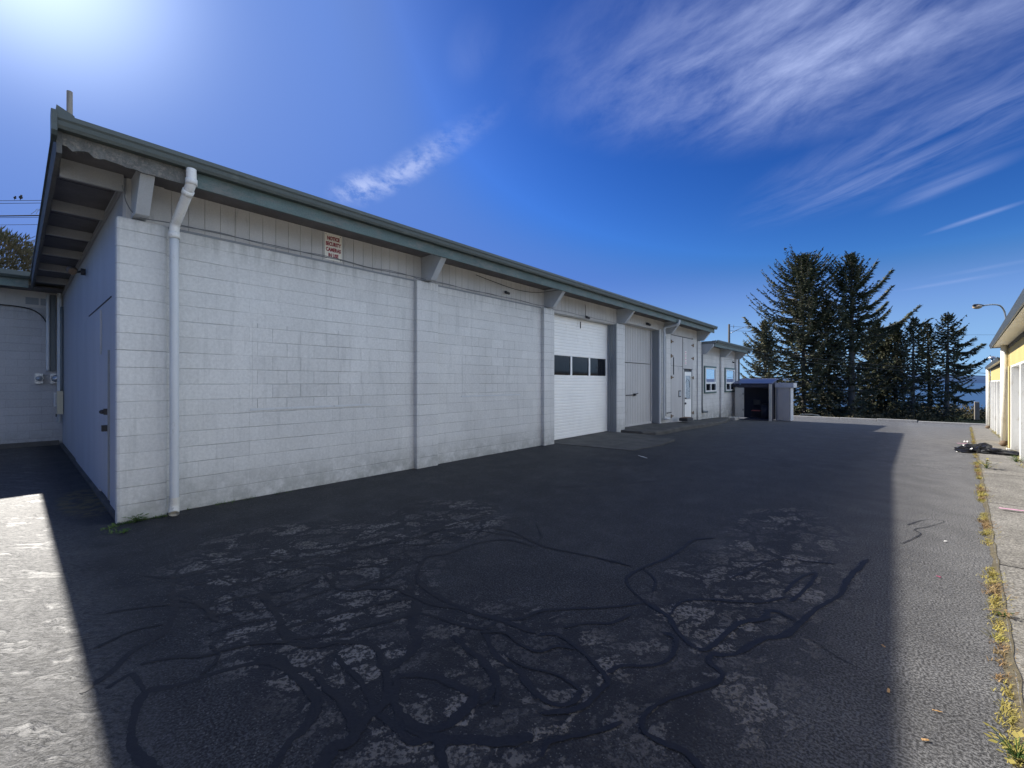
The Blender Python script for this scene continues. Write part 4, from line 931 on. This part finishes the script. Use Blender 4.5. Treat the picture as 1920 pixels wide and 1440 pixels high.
# ------------------------------------------------------------------ car below the bank
def build_car(px, Z, label):
    q = at(px, 717, Z); c_ = thing('parked_car', (q.x, q.y, -5.18), label, 'car', rz=R(4))
    low = [(-2.25, .35), (-2.3, .75), (-2.15, .95), (-1.2, 1.02), (-.6, 1.40), (.9, 1.46), (1.9, 1.30), (2.25, 1.0), (2.3, .5), (2.2, .3)]
    b = MB()
    def fn(u, v):
        i = u * (len(low) - 1); i0 = min(int(i), len(low) - 2); f = i - i0
        X = low[i0][0] * (1 - f) + low[i0 + 1][0] * f; Zz = low[i0][1] * (1 - f) + low[i0 + 1][1] * f
        half = .88 - .20 * max(0, (Zz - .95)) / .5; return (X, (v * 2 - 1) * half, Zz)
    b.grid(fn, 36, 6)
    b.prism(low, -.80, .80, 'y'); b.build('car_body', 'car_paint', c_)
    for s_ in (-1, 1):
        MB().prism([(-1.0, 1.03), (-.55, 1.34), (.15, 1.39), (.15, 1.03)], s_ * .80, s_ * .815, 'y').build('side_window', 'car_glass', c_)
        MB().prism([(.22, 1.03), (.22, 1.39), (.95, 1.40), (1.7, 1.25), (1.8, 1.03)], s_ * .80, s_ * .815, 'y').build('side_window', 'car_glass', c_)
        for xx in (-1.45, 1.4):
            wv = MB().tube([(xx, s_ * .66, .33), (xx, s_ * .90, .33)], .33, 20).build('wheel', 'rubber', c_)
            MB().tube([(xx, s_ * .90, .33), (xx, s_ * .91, .33)], .2, 14).build('rim', 'galvanised', wv)
    MB().box(-2.32, -2.29, -.75, -.45, .6, .75).build('headlight', 'window_glass', c_); MB().box(-2.32, -2.29, .45, .75, .6, .75).build('headlight', 'window_glass', c_)
build_car(1511, 74, 'silver car mostly hidden behind the kerb below the spruces')

# ------------------------------------------------------------------ poles, lamps, wires
def up_pole():
    q = at(1367, 717, 66); o = thing('utility_pole', (q.x, q.y, -5.0), 'dark utility pole with a lamp arm rising behind the low end roof', 'utility pole')
    top = 1.65 + 109 / FPX * 66 + 5
    MB().tube([(0, 0, 0), (0, 0, top / 2), (0, 0, top)], [.2, .18, .15], 12).build('pole', 'dark_timber', o)
    r = Vector((CS, SN, 0)); z1 = top - 1.35; e = r * 2.9
    MB().tube([(0, 0, z1 - .1), tuple(e * .5 + Vector((0, 0, z1 + .6))), tuple(e + Vector((0, 0, z1 + 1.1)))], .045, 8).build('lamp_arm', 'galvanised', o)
    p0 = e + Vector((0, 0, z1 + 1.1)); MB().tube([tuple(p0 - r * .15), tuple(p0 + r * .2), tuple(p0 + r * .6)], [.05, .11, .06], 10).build('lamp_head', 'galvanised', o)
    MB().tube([(0, 0, top - .3), tuple(r * 2.4 + Vector((0, 0, top - .45)))], .02, 6).tube([tuple(r * .7 + Vector((0, 0, top - .1))), tuple(r * .7 + Vector((0, 0, top - .6)))], .03, 6).build('crossarm', 'dark_metal', o)
up_pole()
def st_lamp():
    Z = 32; q = at(1886, 717, Z); o = thing('street_lamp', (q.x, q.y, -.6), 'tall curved street lamp leaning over the roof of the yellow units', 'street lamp')
    r = Vector((CS, SN, 0)); k = Z / FPX; zt = 1.65 + (717 - 571) * k + .6
    pth = [(0, 0, 0), (0, 0, 4)] + [tuple(r * (dx_ * k) + Vector((0, 0, zt + dy_ * k))) for dx_, dy_ in ((0, -50), (0, -28), (-3, -12), (-11, -2), (-24, 0), (-36, -1), (-44, -2))]
    MB().tube(smooth_path(pth, 5), .055, 10).build('pole', 'galvanised', o)
    p0 = r * (-44 * k) + Vector((0, 0, zt - 2 * k))
    MB().tube([tuple(p0 + r * .12), tuple(p0 - r * .1), tuple(p0 - r * .35), tuple(p0 - r * .6), tuple(p0 - r * .72)], [.05, .10, .13, .11, .04], 12).build('lamp_head', 'dark_metal', o)
    c0 = p0 - r * .38 - Vector((0, 0, .10)); MB().ell(tuple(c0), (.26, .26, .15), 14, 8).build('lamp_glass', 'lamp_lens', o)
st_lamp()
def wire(name, a, b_, sag, r, label, group, n=14):
    a = Vector(a); b_ = Vector(b_); pts = []
    for i in range(n + 1):
        t_ = i / n; q = a.lerp(b_, t_); q.z -= sag * 4 * t_ * (1 - t_); pts.append(tuple(q))
    return tag(MB().tube(pts, r, 6).build(name, 'wire_black'), label, 'power line', group)
G1 = 'power lines in front of the spruces'
wire('power_line', at(1366, 655, 66), at(1990, 708, 88), .5, .05, 'upper of the two thick power lines crossing in front of the spruces', G1)
wire('power_line', at(1366, 664, 66), at(1990, 713, 88), .5, .05, 'lower of the two thick power lines crossing in front of the spruces', G1)
wire('power_line', at(1366, 650, 66), at(1990, 690, 88), .4, .025, 'thin power line just above the thick pair', G1)
wire('power_line', at(1366, 620, 66), at(1990, 627, 88), .3, .022, 'highest thin power line, crossing the open sky left of the street lamp', G1)
wire('power_line', at(1366, 715, 66), at(1990, 730, 88), .4, .022, 'lowest thin power line in front of the sea', G1)
G2 = 'wires over the rear wing at far left'
lb2 = ['topmost wire at far left', 'second wire at far left, just under the topmost', 'thick bundled wire at far left with loops on it', 'thin wire tight under the thick bundled one', 'lowest thin wire at far left above the cypress']
for k, (ya, yb_, r_) in enumerate(((374, 373, .014), (379, 378, .014), (404, 400.5, .032), (406, 404.5, .012), (419, 418.5, .012))):
    wire('overhead_wire', at(-300, ya + 2, 24), at(240, yb_, 24), .06, r_, lb2[k], G2)
# loops on the thick wire
tag(MB().tube(smooth_path([at(58, 401.5, 24), at(66, 396, 24), at(70, 392, 24), at(77, 394, 24), at(88, 400, 24)], 4), .012, 6).tube(smooth_path([at(68, 401, 24), at(71, 395, 24), at(77, 393, 24)], 4), .012, 6).build('wire_clamp', 'galvanised'), 'metal loop clamp on the thick wire at far left', 'clamp')
for k, px_ in enumerate((28, 39)):
    q = at(px_, 373.2, 24); bd = thing('bird', (q.x, q.y, q.z), ('left' if k == 0 else 'right') + ' one of two small dark birds on the top wires at far left', 'bird', 'birds on the wire')
    s_ = 1.0 + .35 * k
    MB().ell((0, 0, .07 * s_), (.10 * s_, .06 * s_, .06 * s_), 10, 8).ell((.09 * s_, .02, .12 * s_), (.035 * s_,) * 3, 8, 6).tube([(-.06 * s_, 0, .06 * s_), (-.20 * s_, -.02, .02 * s_)], [.03 * s_, .012], 6).build('bird_body', 'dark_metal', bd)

# ------------------------------------------------------------------ trees
RT = Vector((CS, SN, 0)); FW = Vector((-SN, CS, 0))
def spruce(px, ytop, ybase, Z, lprof, rprof, label, seed, dens=1.0, ndl='spruce_needles', bare=0.0, limbs=(), upswept=.25, trunk_r=.4, group='tall spruces beyond the lot', droop=1.0):
    """lprof/rprof: [(y_pixel, half width in pixels)] of the crown outline left and right of the trunk"""
    rr = random.Random(seed); k = Z / FPX
    q = at(px, 717, Z); zb = 1.65 + (717 - ybase) * k; Hh = (ybase - ytop) * k
    o = thing('spruce_tree', (q.x, q.y, zb), label, 'tree', group)
    def pr(prof, z):
        y = ybase - z / k
        if y <= prof[0][0]: return prof[0][1] * k * max(0.15, 1)
        for a, b2 in zip(prof, prof[1:]):
            if y <= b2[0]: f = (y - a[0]) / (b2[0] - a[0]); return (a[1] + (b2[1] - a[1]) * f) * k
        return prof[-1][1] * k
    lean = rr.uniform(-.01, .01)
    tp = [Vector((lean * z_ * 3, 0, z_)) for z_ in [Hh * i / 12 for i in range(13)]]
    tr = MB().tube(tp, [trunk_r * (1 - i / 12) ** .8 + .02 for i in range(13)], 9)
    cr = MB()
    def twig(base, dirv, L, wd):
        side = dirv.cross(Vector((rr.uniform(-.4, .4), rr.uniform(-.4, .4), 1))); side.normalize()
        upv = side.cross(dirv); tip = base + dirv * L
        m_ = base + dirv * L * .45
        a_ = side * wd; c2 = upv * wd * .55
        cr.add([base, m_ + a_ + c2 * .3, tip, m_ - a_ - c2 * .3], [(0, 1, 2, 3)])
        if rr.random() < .55: cr.add([base, m_ + c2, tip, m_ - c2 * 1.6], [(0, 1, 2, 3)])
    def branch(z0, az, L, rise, thick, den=1.0, ws=1.0, curl=.30):
        dh = Vector((math.cos(az), math.sin(az), 0)); dirp = RT * dh.x + FW * dh.y
        n = max(5, int(L / .42)); pts = []; b0 = Vector((lean * z0 * 3, 0, z0)); bend = rr.uniform(-.06, .06)
        sd = Vector((-dirp.y, dirp.x, 0))
        for i in range(n + 1):
            t_ = i / n
            zz_ = L * (rise * t_ - .22 * droop * math.sin(t_ * math.pi * .9) * .8 + curl * max(0, t_ - .6) ** 1.5)
            pts.append(b0 + dirp * L * t_ + sd * L * bend * t_ * t_ + Vector((0, 0, zz_)))
        tr.tube(pts, [thick * (1 - i / (n + .5)) + .012 for i in range(n + 1)], 4, cap=False)
        for i in range(1, n + 1):
            t_ = i / n
            if t_ < .18 + bare * .25: continue
            tang = (pts[i] - pts[i - 1]).normalized(); lat = tang.cross(Vector((0, 0, 1))).normalized()
            cnt = int((4.6 + 3.0 * rr.random()) * den * dens + .5)
            wl = (.42 + .60 * min(1, (1 - t_) * 1.6)) * min(1.0, .35 + L / 4.5) * ws
            for j in range(cnt):
                s_ = rr.choice((-1, 1)); base = pts[i - 1].lerp(pts[i], rr.random())
                dv = (tang * rr.uniform(.35, .9) + lat * s_ * rr.uniform(.3, 1.0) + Vector((0, 0, -1)) * rr.uniform(-.05, .75) * droop + Vector((rr.uniform(-.15, .15),) * 3)).normalized()
                twig(base, dv, wl * rr.uniform(.6, 1.35), rr.uniform(.08, .17))
            if rr.random() < .7: twig(pts[i], (tang + Vector((0, 0, rr.uniform(-.1, .25)))).normalized(), wl * 1.0, .10)
    z = Hh * .03; zl = []
    while z < Hh * .985:
        f = z / Hh; zl.append(z); z += (.32 + .34 * (1 - f)) / max(.6, dens ** .5)
    for z in zl:
        f = z / Hh; nb = rr.choice((4, 5, 6)) if f < .9 else 5
        a0 = rr.uniform(0, 6.28)
        for i in range(nb):
            if rr.random() < bare * (1.1 - f): continue
            az = a0 + i * 6.283 / nb + rr.uniform(-.35, .35); cx_ = math.cos(az)
            Lr, Ll = pr(rprof, z), pr(lprof, z); side = Lr if cx_ > 0 else Ll; oth = (Lr + Ll) / 2
            L = (side * abs(cx_) + oth * .85 * (1 - abs(cx_))) * rr.choice((.45, .65, .8, .92, 1.0, 1.14)) * (.9 + .2 * rr.random())
            L = max(L, .35)
            branch(z, az, L, upswept + .55 * f * f + rr.uniform(-.08, .10), .035 + .012 * L)
    for (ys, xe, ye) in limbs:      # long single limbs: starts at trunk height ys, tip at pixel (xe, ye)
        z0 = (ybase - ys) * k; L = abs(xe - px) * k; az = 0.0 if xe > px else math.pi
        branch(z0, az + rr.uniform(-.25, .25), L, (ys - ye) * k / max(L, .1) , .06 + .012 * L, 2.6, 1.45, .08)
    # leader
    for i in range(14): twig(Vector((lean * Hh * 3, 0, Hh * (.955 + .045 * rr.random()))), Vector((rr.uniform(-.7, .7), rr.uniform(-.7, .7), 1)).normalized(), .5, .08)
    tr.build('trunk', 'bark', o); cr.build('crown', ndl, o)
    return o
spruce(1507, 477, 786, 86, [(477, 3), (497, 28), (525, 62), (560, 76), (600, 84), (700, 88), (786, 70)], [(477, 3), (490, 22), (515, 46), (560, 60), (640, 64), (786, 60)], 'broad dense tall spruce at left of the group', 11, 1.0)
spruce(1597, 474, 784, 82, [(474, 2), (495, 22), (520, 40), (570, 52), (650, 58), (784, 54)], [(474, 2), (500, 22), (540, 34), (600, 42), (660, 62), (784, 64)], 'tallest open-crowned spruce with pale trunk and long limbs reaching right', 12, 1.0, bare=.25,
       limbs=[(555, 1688, 498), (545, 1642, 488), (580, 1680, 531), (592, 1672, 563), (612, 1737, 566), (630, 1720, 580), (560, 1556, 495), (600, 1682, 578)], trunk_r=.62, upswept=.32)
spruce(1437, 600, 786, 84, [(600, 3), (625, 18), (650, 30), (700, 44), (745, 40), (786, 24)], [(600, 3), (640, 26), (700, 40), (786, 44)], 'pale lower spruce leaning out at the left edge of the group', 13, 1.0, 'spruce_needles_pale', limbs=[(625, 1399, 594), (655, 1391, 640)])
spruce(1556, 560, 786, 88, [(560, 3), (600, 30), (700, 44), (786, 46)], [(560, 3), (600, 30), (700, 44), (786, 46)], 'dense spruce filling between the two tallest ones', 14, .85, 'spruce_needles_pale')
spruce(1636, 605, 786, 90, [(605, 3), (640, 30), (700, 46), (786, 50)], [(605, 3), (640, 28), (700, 42), (786, 50)], 'short dark spruce just right of the tallest trunk', 15, 1.3)
spruce(1680, 604, 786, 86, [(604, 3), (640, 28), (700, 40), (786, 44)], [(604, 3), (640, 24), (700, 34), (786, 44)], 'spruce in the middle of the right half with dense low skirts', 16, 1.0)
spruce(1712, 596, 784, 80, [(596, 2), (620, 16), (660, 30), (784, 36)], [(596, 2), (615, 20), (660, 28), (784, 34)], 'slim dark-trunked spruce with one limb pointing right', 17, .7, bare=.3, limbs=[(608, 1738, 597)], trunk_r=.3)
spruce(1744, 604, 784, 82, [(604, 2), (630, 16), (670, 28), (784, 36)], [(604, 2), (630, 14), (700, 28), (784, 34)], 'slim spruce second from the right end', 18, .75, bare=.15, trunk_r=.35)
spruce(1775, 588, 782, 78, [(588, 2), (605, 16), (640, 22), (700, 30), (782, 30)], [(588, 2), (606, 18), (632, 34), (648, 46), (700, 46), (740, 36), (782, 26)], 'open spruce at the right end with flat limbs swept toward the sea', 19, .8, bare=.3, upswept=.12,
       limbs=[(655, 1846, 641), (680, 1842, 668), (690, 1828, 690), (712, 1852, 722), (640, 1828, 632), (735, 1818, 750), (625, 1812, 612)], trunk_r=.38)
# brush along the foot of the trees (uncountable)
cr = MB(); rr = random.Random(21)
def leafc(c0, s_):
    a = Vector((rr.gauss(0, 1), rr.gauss(0, 1), rr.gauss(0, 1))).normalized(); b2 = a.cross(Vector((rr.gauss(0, 1), rr.gauss(0, 1), rr.gauss(0, 1)))).normalized()
    cr.add([c0 - a * s_, c0 + b2 * s_ * .5, c0 + a * s_, c0 - b2 * s_ * .5], [(0, 1, 2, 3)])
for k in range(150):
    px_ = rr.uniform(1440, 1862); Z = rr.uniform(74, 96); q = at(px_, 717, Z)
    hh = rr.uniform(1.2, 2.6) if px_ < 1690 else rr.uniform(1.6, 3.0)
    if 1480 < px_ < 1545: hh *= .45; Z = 92; q = at(px_, 717, Z)
    wd = rr.uniform(1.2, 2.6)
    for j in range(95):
        u = Vector((rr.gauss(0, .5), rr.gauss(0, .5), 0)); zz_ = hh * (1 - min(1, u.length ** 2)) * rr.random() ** .6
        leafc(Vector((q.x + u.x * wd, q.y + u.y * wd, -5.2 + zz_)), rr.uniform(.12, .28))
tag(cr.build('brush', 'brush_leaves'), 'brown-green brush under the spruces', None, kind='stuff')
# cypress behind rear wing
def cypress():
    q = at(-18, 717, 30); o = thing('cypress_tree', (q.x, q.y, -.2), 'brownish windswept cypress crown above the rear wing at far left', 'tree')
    MB().tube([(0, 0, 0), (.2, 0, 4), (.1, 0, 9)], [.5, .4, .2], 10).build('trunk', 'bark', o)
    c = MB(); rr = random.Random(5)
    for k in range(20):
        a = rr.uniform(0, 6.28); tz = rr.uniform(6.5, 11.5); r_ = rr.uniform(.8, 2.8)
        c.tube([(0.1, 0, 6 + rr.random() * 2), (r_ * math.cos(a), r_ * math.sin(a), tz)], [.08, .02], 5)
    c.build('limb', 'bark', o)
    c = MB()
    for k in range(17000):
        v = Vector((rr.gauss(0, 1), rr.gauss(0, 1), rr.gauss(0, 1))).normalized() * rr.random() ** .3
        lump = 1 + .22 * mnoise.noise(v * 2.3 + Vector((3, 1, 0)))
        p_ = Vector((v.x * 3.3 * lump, v.y * 3.3 * lump, 9.3 + v.z * 3.3 * lump))
        if mnoise.noise(p_ * .9) < -.22: continue
        d_ = (v + Vector((rr.uniform(-.5, .5), rr.uniform(-.5, .5), rr.uniform(-.2, .7)))).normalized(); sdv = d_.cross(Vector((rr.gauss(0, 1), rr.gauss(0, 1), 1))).normalized()
        L = rr.uniform(.2, .55); w_ = rr.uniform(.02, .05)
        c.add([p_, p_ + d_ * L * .5 + sdv * w_, p_ + d_ * L, p_ + d_ * L * .5 - sdv * w_], [(0, 1, 2, 3)])
    c.build('crown', 'cypress_leaves', o)
cypress()

# ------------------------------------------------------------------ weeds, litter
def tuft(mb, x, y, z, n, h, spread, rr):
    for _ in range(n):
        a = rr.uniform(0, 6.28); b0 = Vector((x + rr.gauss(0, spread), y + rr.gauss(0, spread), z)); L = h * rr.uniform(.4, 1.1)
        d_ = Vector((math.cos(a) * .7, math.sin(a) * .7, rr.uniform(.35, 1.0))).normalized(); s_ = Vector((-math.sin(a), math.cos(a), 0)) * rr.uniform(.0014, .0036)
        m_ = b0 + d_ * L * .6; tip = b0 + d_ * L + Vector((math.cos(a), math.sin(a), -.5)) * L * .15
        mb.add([b0 - s_, b0 + s_, m_ + s_ * .8, tip, m_ - s_ * .8], [(0, 1, 2, 3, 4)])
sb = MB(); vs = []; ns = 420
for i in range(ns + 1):
    u = 1.5 + 31.5 * i / ns; x0_, y0_ = sw(u, EDGE - .03 - .03 * mnoise.noise(Vector((u * 3.1, 0, 0))) - .02 * mnoise.noise(Vector((u * 11, 5, 0)))); x1_, y1_ = sw(u, EDGE + .012 + .018 * mnoise.noise(Vector((u * 4, 9, 0))))
    vs += [(x0_, y0_, gz(y0_) + .006), ((x0_ + x1_) / 2, y0_, gz(y0_) + .016), (x1_, y1_, gz(y1_) + .024)]
sb.add(vs, [(3 * i + k, 3 * i + k + 1, 3 * i + k + 4, 3 * i + k + 3) for i in range(ns) for k in (0, 1)])
tag(sb.build('soil_strip', 'joint_soil'), 'dirt filled joint between the lot and the walk', None, kind='structure')
rr = random.Random(31); wy, wd_ = MB(), MB()
for k in range(1700):
    u = rr.uniform(2.0, 33) if rr.random() < .6 else rr.uniform(2, 14)
    dn = mnoise.noise(Vector((u * .9, 7, 0)))
    if dn < -.22: continue
    x, y = sw(u, EDGE - .015 + rr.gauss(0, .022)); s_ = (1.0 + .8 * max(0, dn))
    tuft(wy if mnoise.noise(Vector((u * 1.7, 1, 3))) > -.1 else wd_, x, y, gz(y), rr.randint(9, 16), .040 * s_, .020, rr)
for k in range(120):
    u = rr.uniform(9, 31); x, y = sw(u, -.03 + rr.gauss(0, .02)); tuft(wy, x, y, gz(y) + .02, 8, .09, .03, rr)
tag(wy.build('weeds', 'weed_yellow'), 'yellow-green weeds in the joint beside the walk', None, kind='stuff')
tag(wd_.build('dry_weeds', 'weed_dry'), 'dry brown weeds in the joint beside the walk', None, kind='stuff')
wg = MB()
for k in range(60):
    yy = rr.choice((rr.uniform(-.05, .45), rr.uniform(.5, 2.0), rr.uniform(.0, .3))); x = rr.uniform(.005, .06) if yy < .47 else rr.uniform(-.09, -.02)
    tuft(wg, x, yy, 0, 7, .05, .02, rr)
for k in range(26): tuft(wg, rr.uniform(.05, .4), rr.gauss(-.05, .04), 0, 6, .04, .02, rr)
for k in range(40): tuft(wg, rr.uniform(.3, 1.1), rr.uniform(12.7, 23.5), 0.05, 5, .05, .03, rr)
for k in range(60): tuft(wg, -.05 + rr.uniform(0, .1), rr.uniform(21, 27), gz(24) + .0, 6, .10, .03, rr)
tag(wg.build('wall_weeds', 'weed_green'), 'green weeds at the foot of the walls', None, kind='stuff')
def leafy(px, py, label, n=26, size=.05, h=.12, m='weed_yellow', lift=.0):
    q = gnd(px, py); o = thing('weed_plant', (q.x, q.y, q.z + lift), label, 'plant'); rr = random.Random(int(px)); st = MB(); lf = MB()
    for k in range(n):
        a = rr.uniform(0, 6.28); rd_ = rr.random() * h; tip = Vector((math.cos(a) * rd_, math.sin(a) * rd_, h * rr.uniform(.2, .9)))
        st.tube([(0, 0, 0), tuple(tip * .6 + Vector((0, 0, .01))), tuple(tip)], .0018, 4, cap=False)
        d_ = Vector((math.cos(a), math.sin(a), rr.uniform(-.2, .5))).normalized(); s_ = d_.cross(Vector((0, 0, 1))).normalized(); L = size * rr.uniform(.6, 1.2)
        lf.add([tip, tip + d_ * L * .4 + s_ * L * .32, tip + d_ * L, tip + d_ * L * .4 - s_ * L * .32], [(0, 1, 2, 3)])
    st.build('stem', 'weed_green', o); lf.build('leaf_cluster', m, o)
leafy(1908, 1425, 'bright yellow-green leafy weed at the bottom right corner', 34, .035, .11)
leafy(1884, 1160, 'red-tinged weed in the joint beside the walk', 24, .03, .06, 'weed_dry')
leafy(1850, 880, 'bushy yellow weed beside the black bag', 40, .07, .20)
leafy(255, 978, 'low green weed at the foot of the corner pilaster', 30, .05, .09, 'weed_green')
leafy(232, 1000, 'small green weed creeping from the pilaster corner onto the lot', 16, .04, .05, 'weed_green')
leafy(306, 962, 'thin weed between the pilaster and the downspout', 16, .03, .10, 'weed_dry')
leafy(1905, 868, 'green weed at the foot of the yellow units', 40, .05, .16, 'weed_green', .02)
# black bag
q = gnd(1853, 851)
bag = thing('garbage_bag', (q.x, q.y, q.z), 'crumpled black plastic bag lying by the yellow units', 'bag')
def crump(cx, cy, rx, ry, rz_, seed):
    b = MB()
    def fn(u, v):
        a = u * 2 * math.pi; e_ = v * math.pi / 2; d_ = Vector((math.cos(a) * math.cos(e_), math.sin(a) * math.cos(e_), math.sin(e_)))
        f = 1 + .45 * mnoise.noise(d_ * 2.2 + Vector((seed, 0, 0))) + .22 * mnoise.noise(d_ * 6 + Vector((seed, 5, 0)))
        return (cx + d_.x * rx * f, cy + d_.y * ry * f, max(-.01, d_.z * rz_ * f))
    b.grid(fn, 40, 14, smooth=False); return b
crump(-.15, 0, .38, .28, .22, 1).build('bag_body', 'plastic_bag', bag); crump(.38, -.15, .50, .22, .12, 7).build('bag_neck', 'plastic_bag', bag)
def litter(px, py, label, m, sx, sy, name='paper_scrap', cat='litter', group=None, lift=.003, h=.005):
    q = gnd(px, py); rr = random.Random(int(px * 7 + py)); o = MB()
    a = rr.uniform(0, 3.14)
    def fn(u, v):
        x = (u - .5) * sx; y = (v - .5) * sy * (1 - .5 * abs(u - .5)); return (x * math.cos(a) - y * math.sin(a), x * math.sin(a) + y * math.cos(a), lift + h * mnoise.noise(Vector((u * 3, v * 3, px))))
    o.grid(fn, 8, 5)
    ob = o.build(name, m); ob.location = (q.x, q.y, q.z + .006); sf_ = ob.modifiers.new('thickness', 'SOLIDIFY'); sf_.thickness = .002
    return tag(ob, label, cat, group)
litter(1900, 962, 'pink and white wrapper on the concrete walk', 'paper_pink', .24, .05, 'wrapper', lift=.04)
litter(1666, 1298, 'tan leaf near the bottom right', 'leaf_tan', .040, .012, 'fallen_leaf')
litter(1656, 1213, 'small tan leaf above the other tan leaf', 'leaf_tan', .025, .012, 'fallen_leaf')
litter(1760, 1083, 'tiny magenta scrap on the sunlit asphalt', 'magenta_plastic', .03, .012, 'plastic_scrap')
litter(1855, 1022, 'white scrap of paper near the joint with the walk', 'paper_white', .07, .02)
litter(1773, 1016, 'small white paper scrap lying on open asphalt', 'paper_white', .04, .02)
litter(1758, 1336, 'short straw-coloured twig at bottom right', 'leaf_tan', .04, .006, 'twig')
litter(1735, 1390, 'brown seed husk at the bottom right', 'leaf_tan', .03, .010, 'twig')
litter(1812, 832, 'white cup beside the black bag', 'paper_white', .12, .12, 'paper_cup', h=.08, lift=.05)
litter(1804, 832, 'pinkish scrap beside the white cup', 'paper_pink', .22, .08)
litter(1815, 794, 'white paper near the far wooden post', 'paper_white', .35, .2)
litter(1865, 871, 'white scrap on the walk below the bag', 'paper_white', .12, .05)
litter(1915, 905, 'white scrap at the right edge of the walk', 'paper_white', .10, .05)
litter(1893, 846, 'pale stone at the base of the white downspout', 'shed_cream', .14, .12, 'stone', 'stone', h=.06, lift=.05)
litter(502, 925, 'tiny white plastic bit at the wall foot', 'paper_white', .02, .05)
litter(1205, 857, 'thin pale stick lying near the door apron', 'paper_white', .35, .03, 'stick')
dm = thing('drain_box', (.35, 17.6, .055), 'small dark box lying in front of the swing doors', 'box')
MB().box(-.15, .2, -.3, .35, 0, .12).build('box_body', 'dark_metal', dm, .02); MB().box(-.12, .17, -.27, .32, .121, .14).build('lid', 'rust', dm, .01)
bk = thing('concrete_block', (.25, 25.4, gz(25.4)), 'grey concrete block on the ground below the right office window', 'block'); MB().box(-.2, .2, -.5, .5, -.02, .16).build('block_body', 'kerb_concrete', bk, .02)
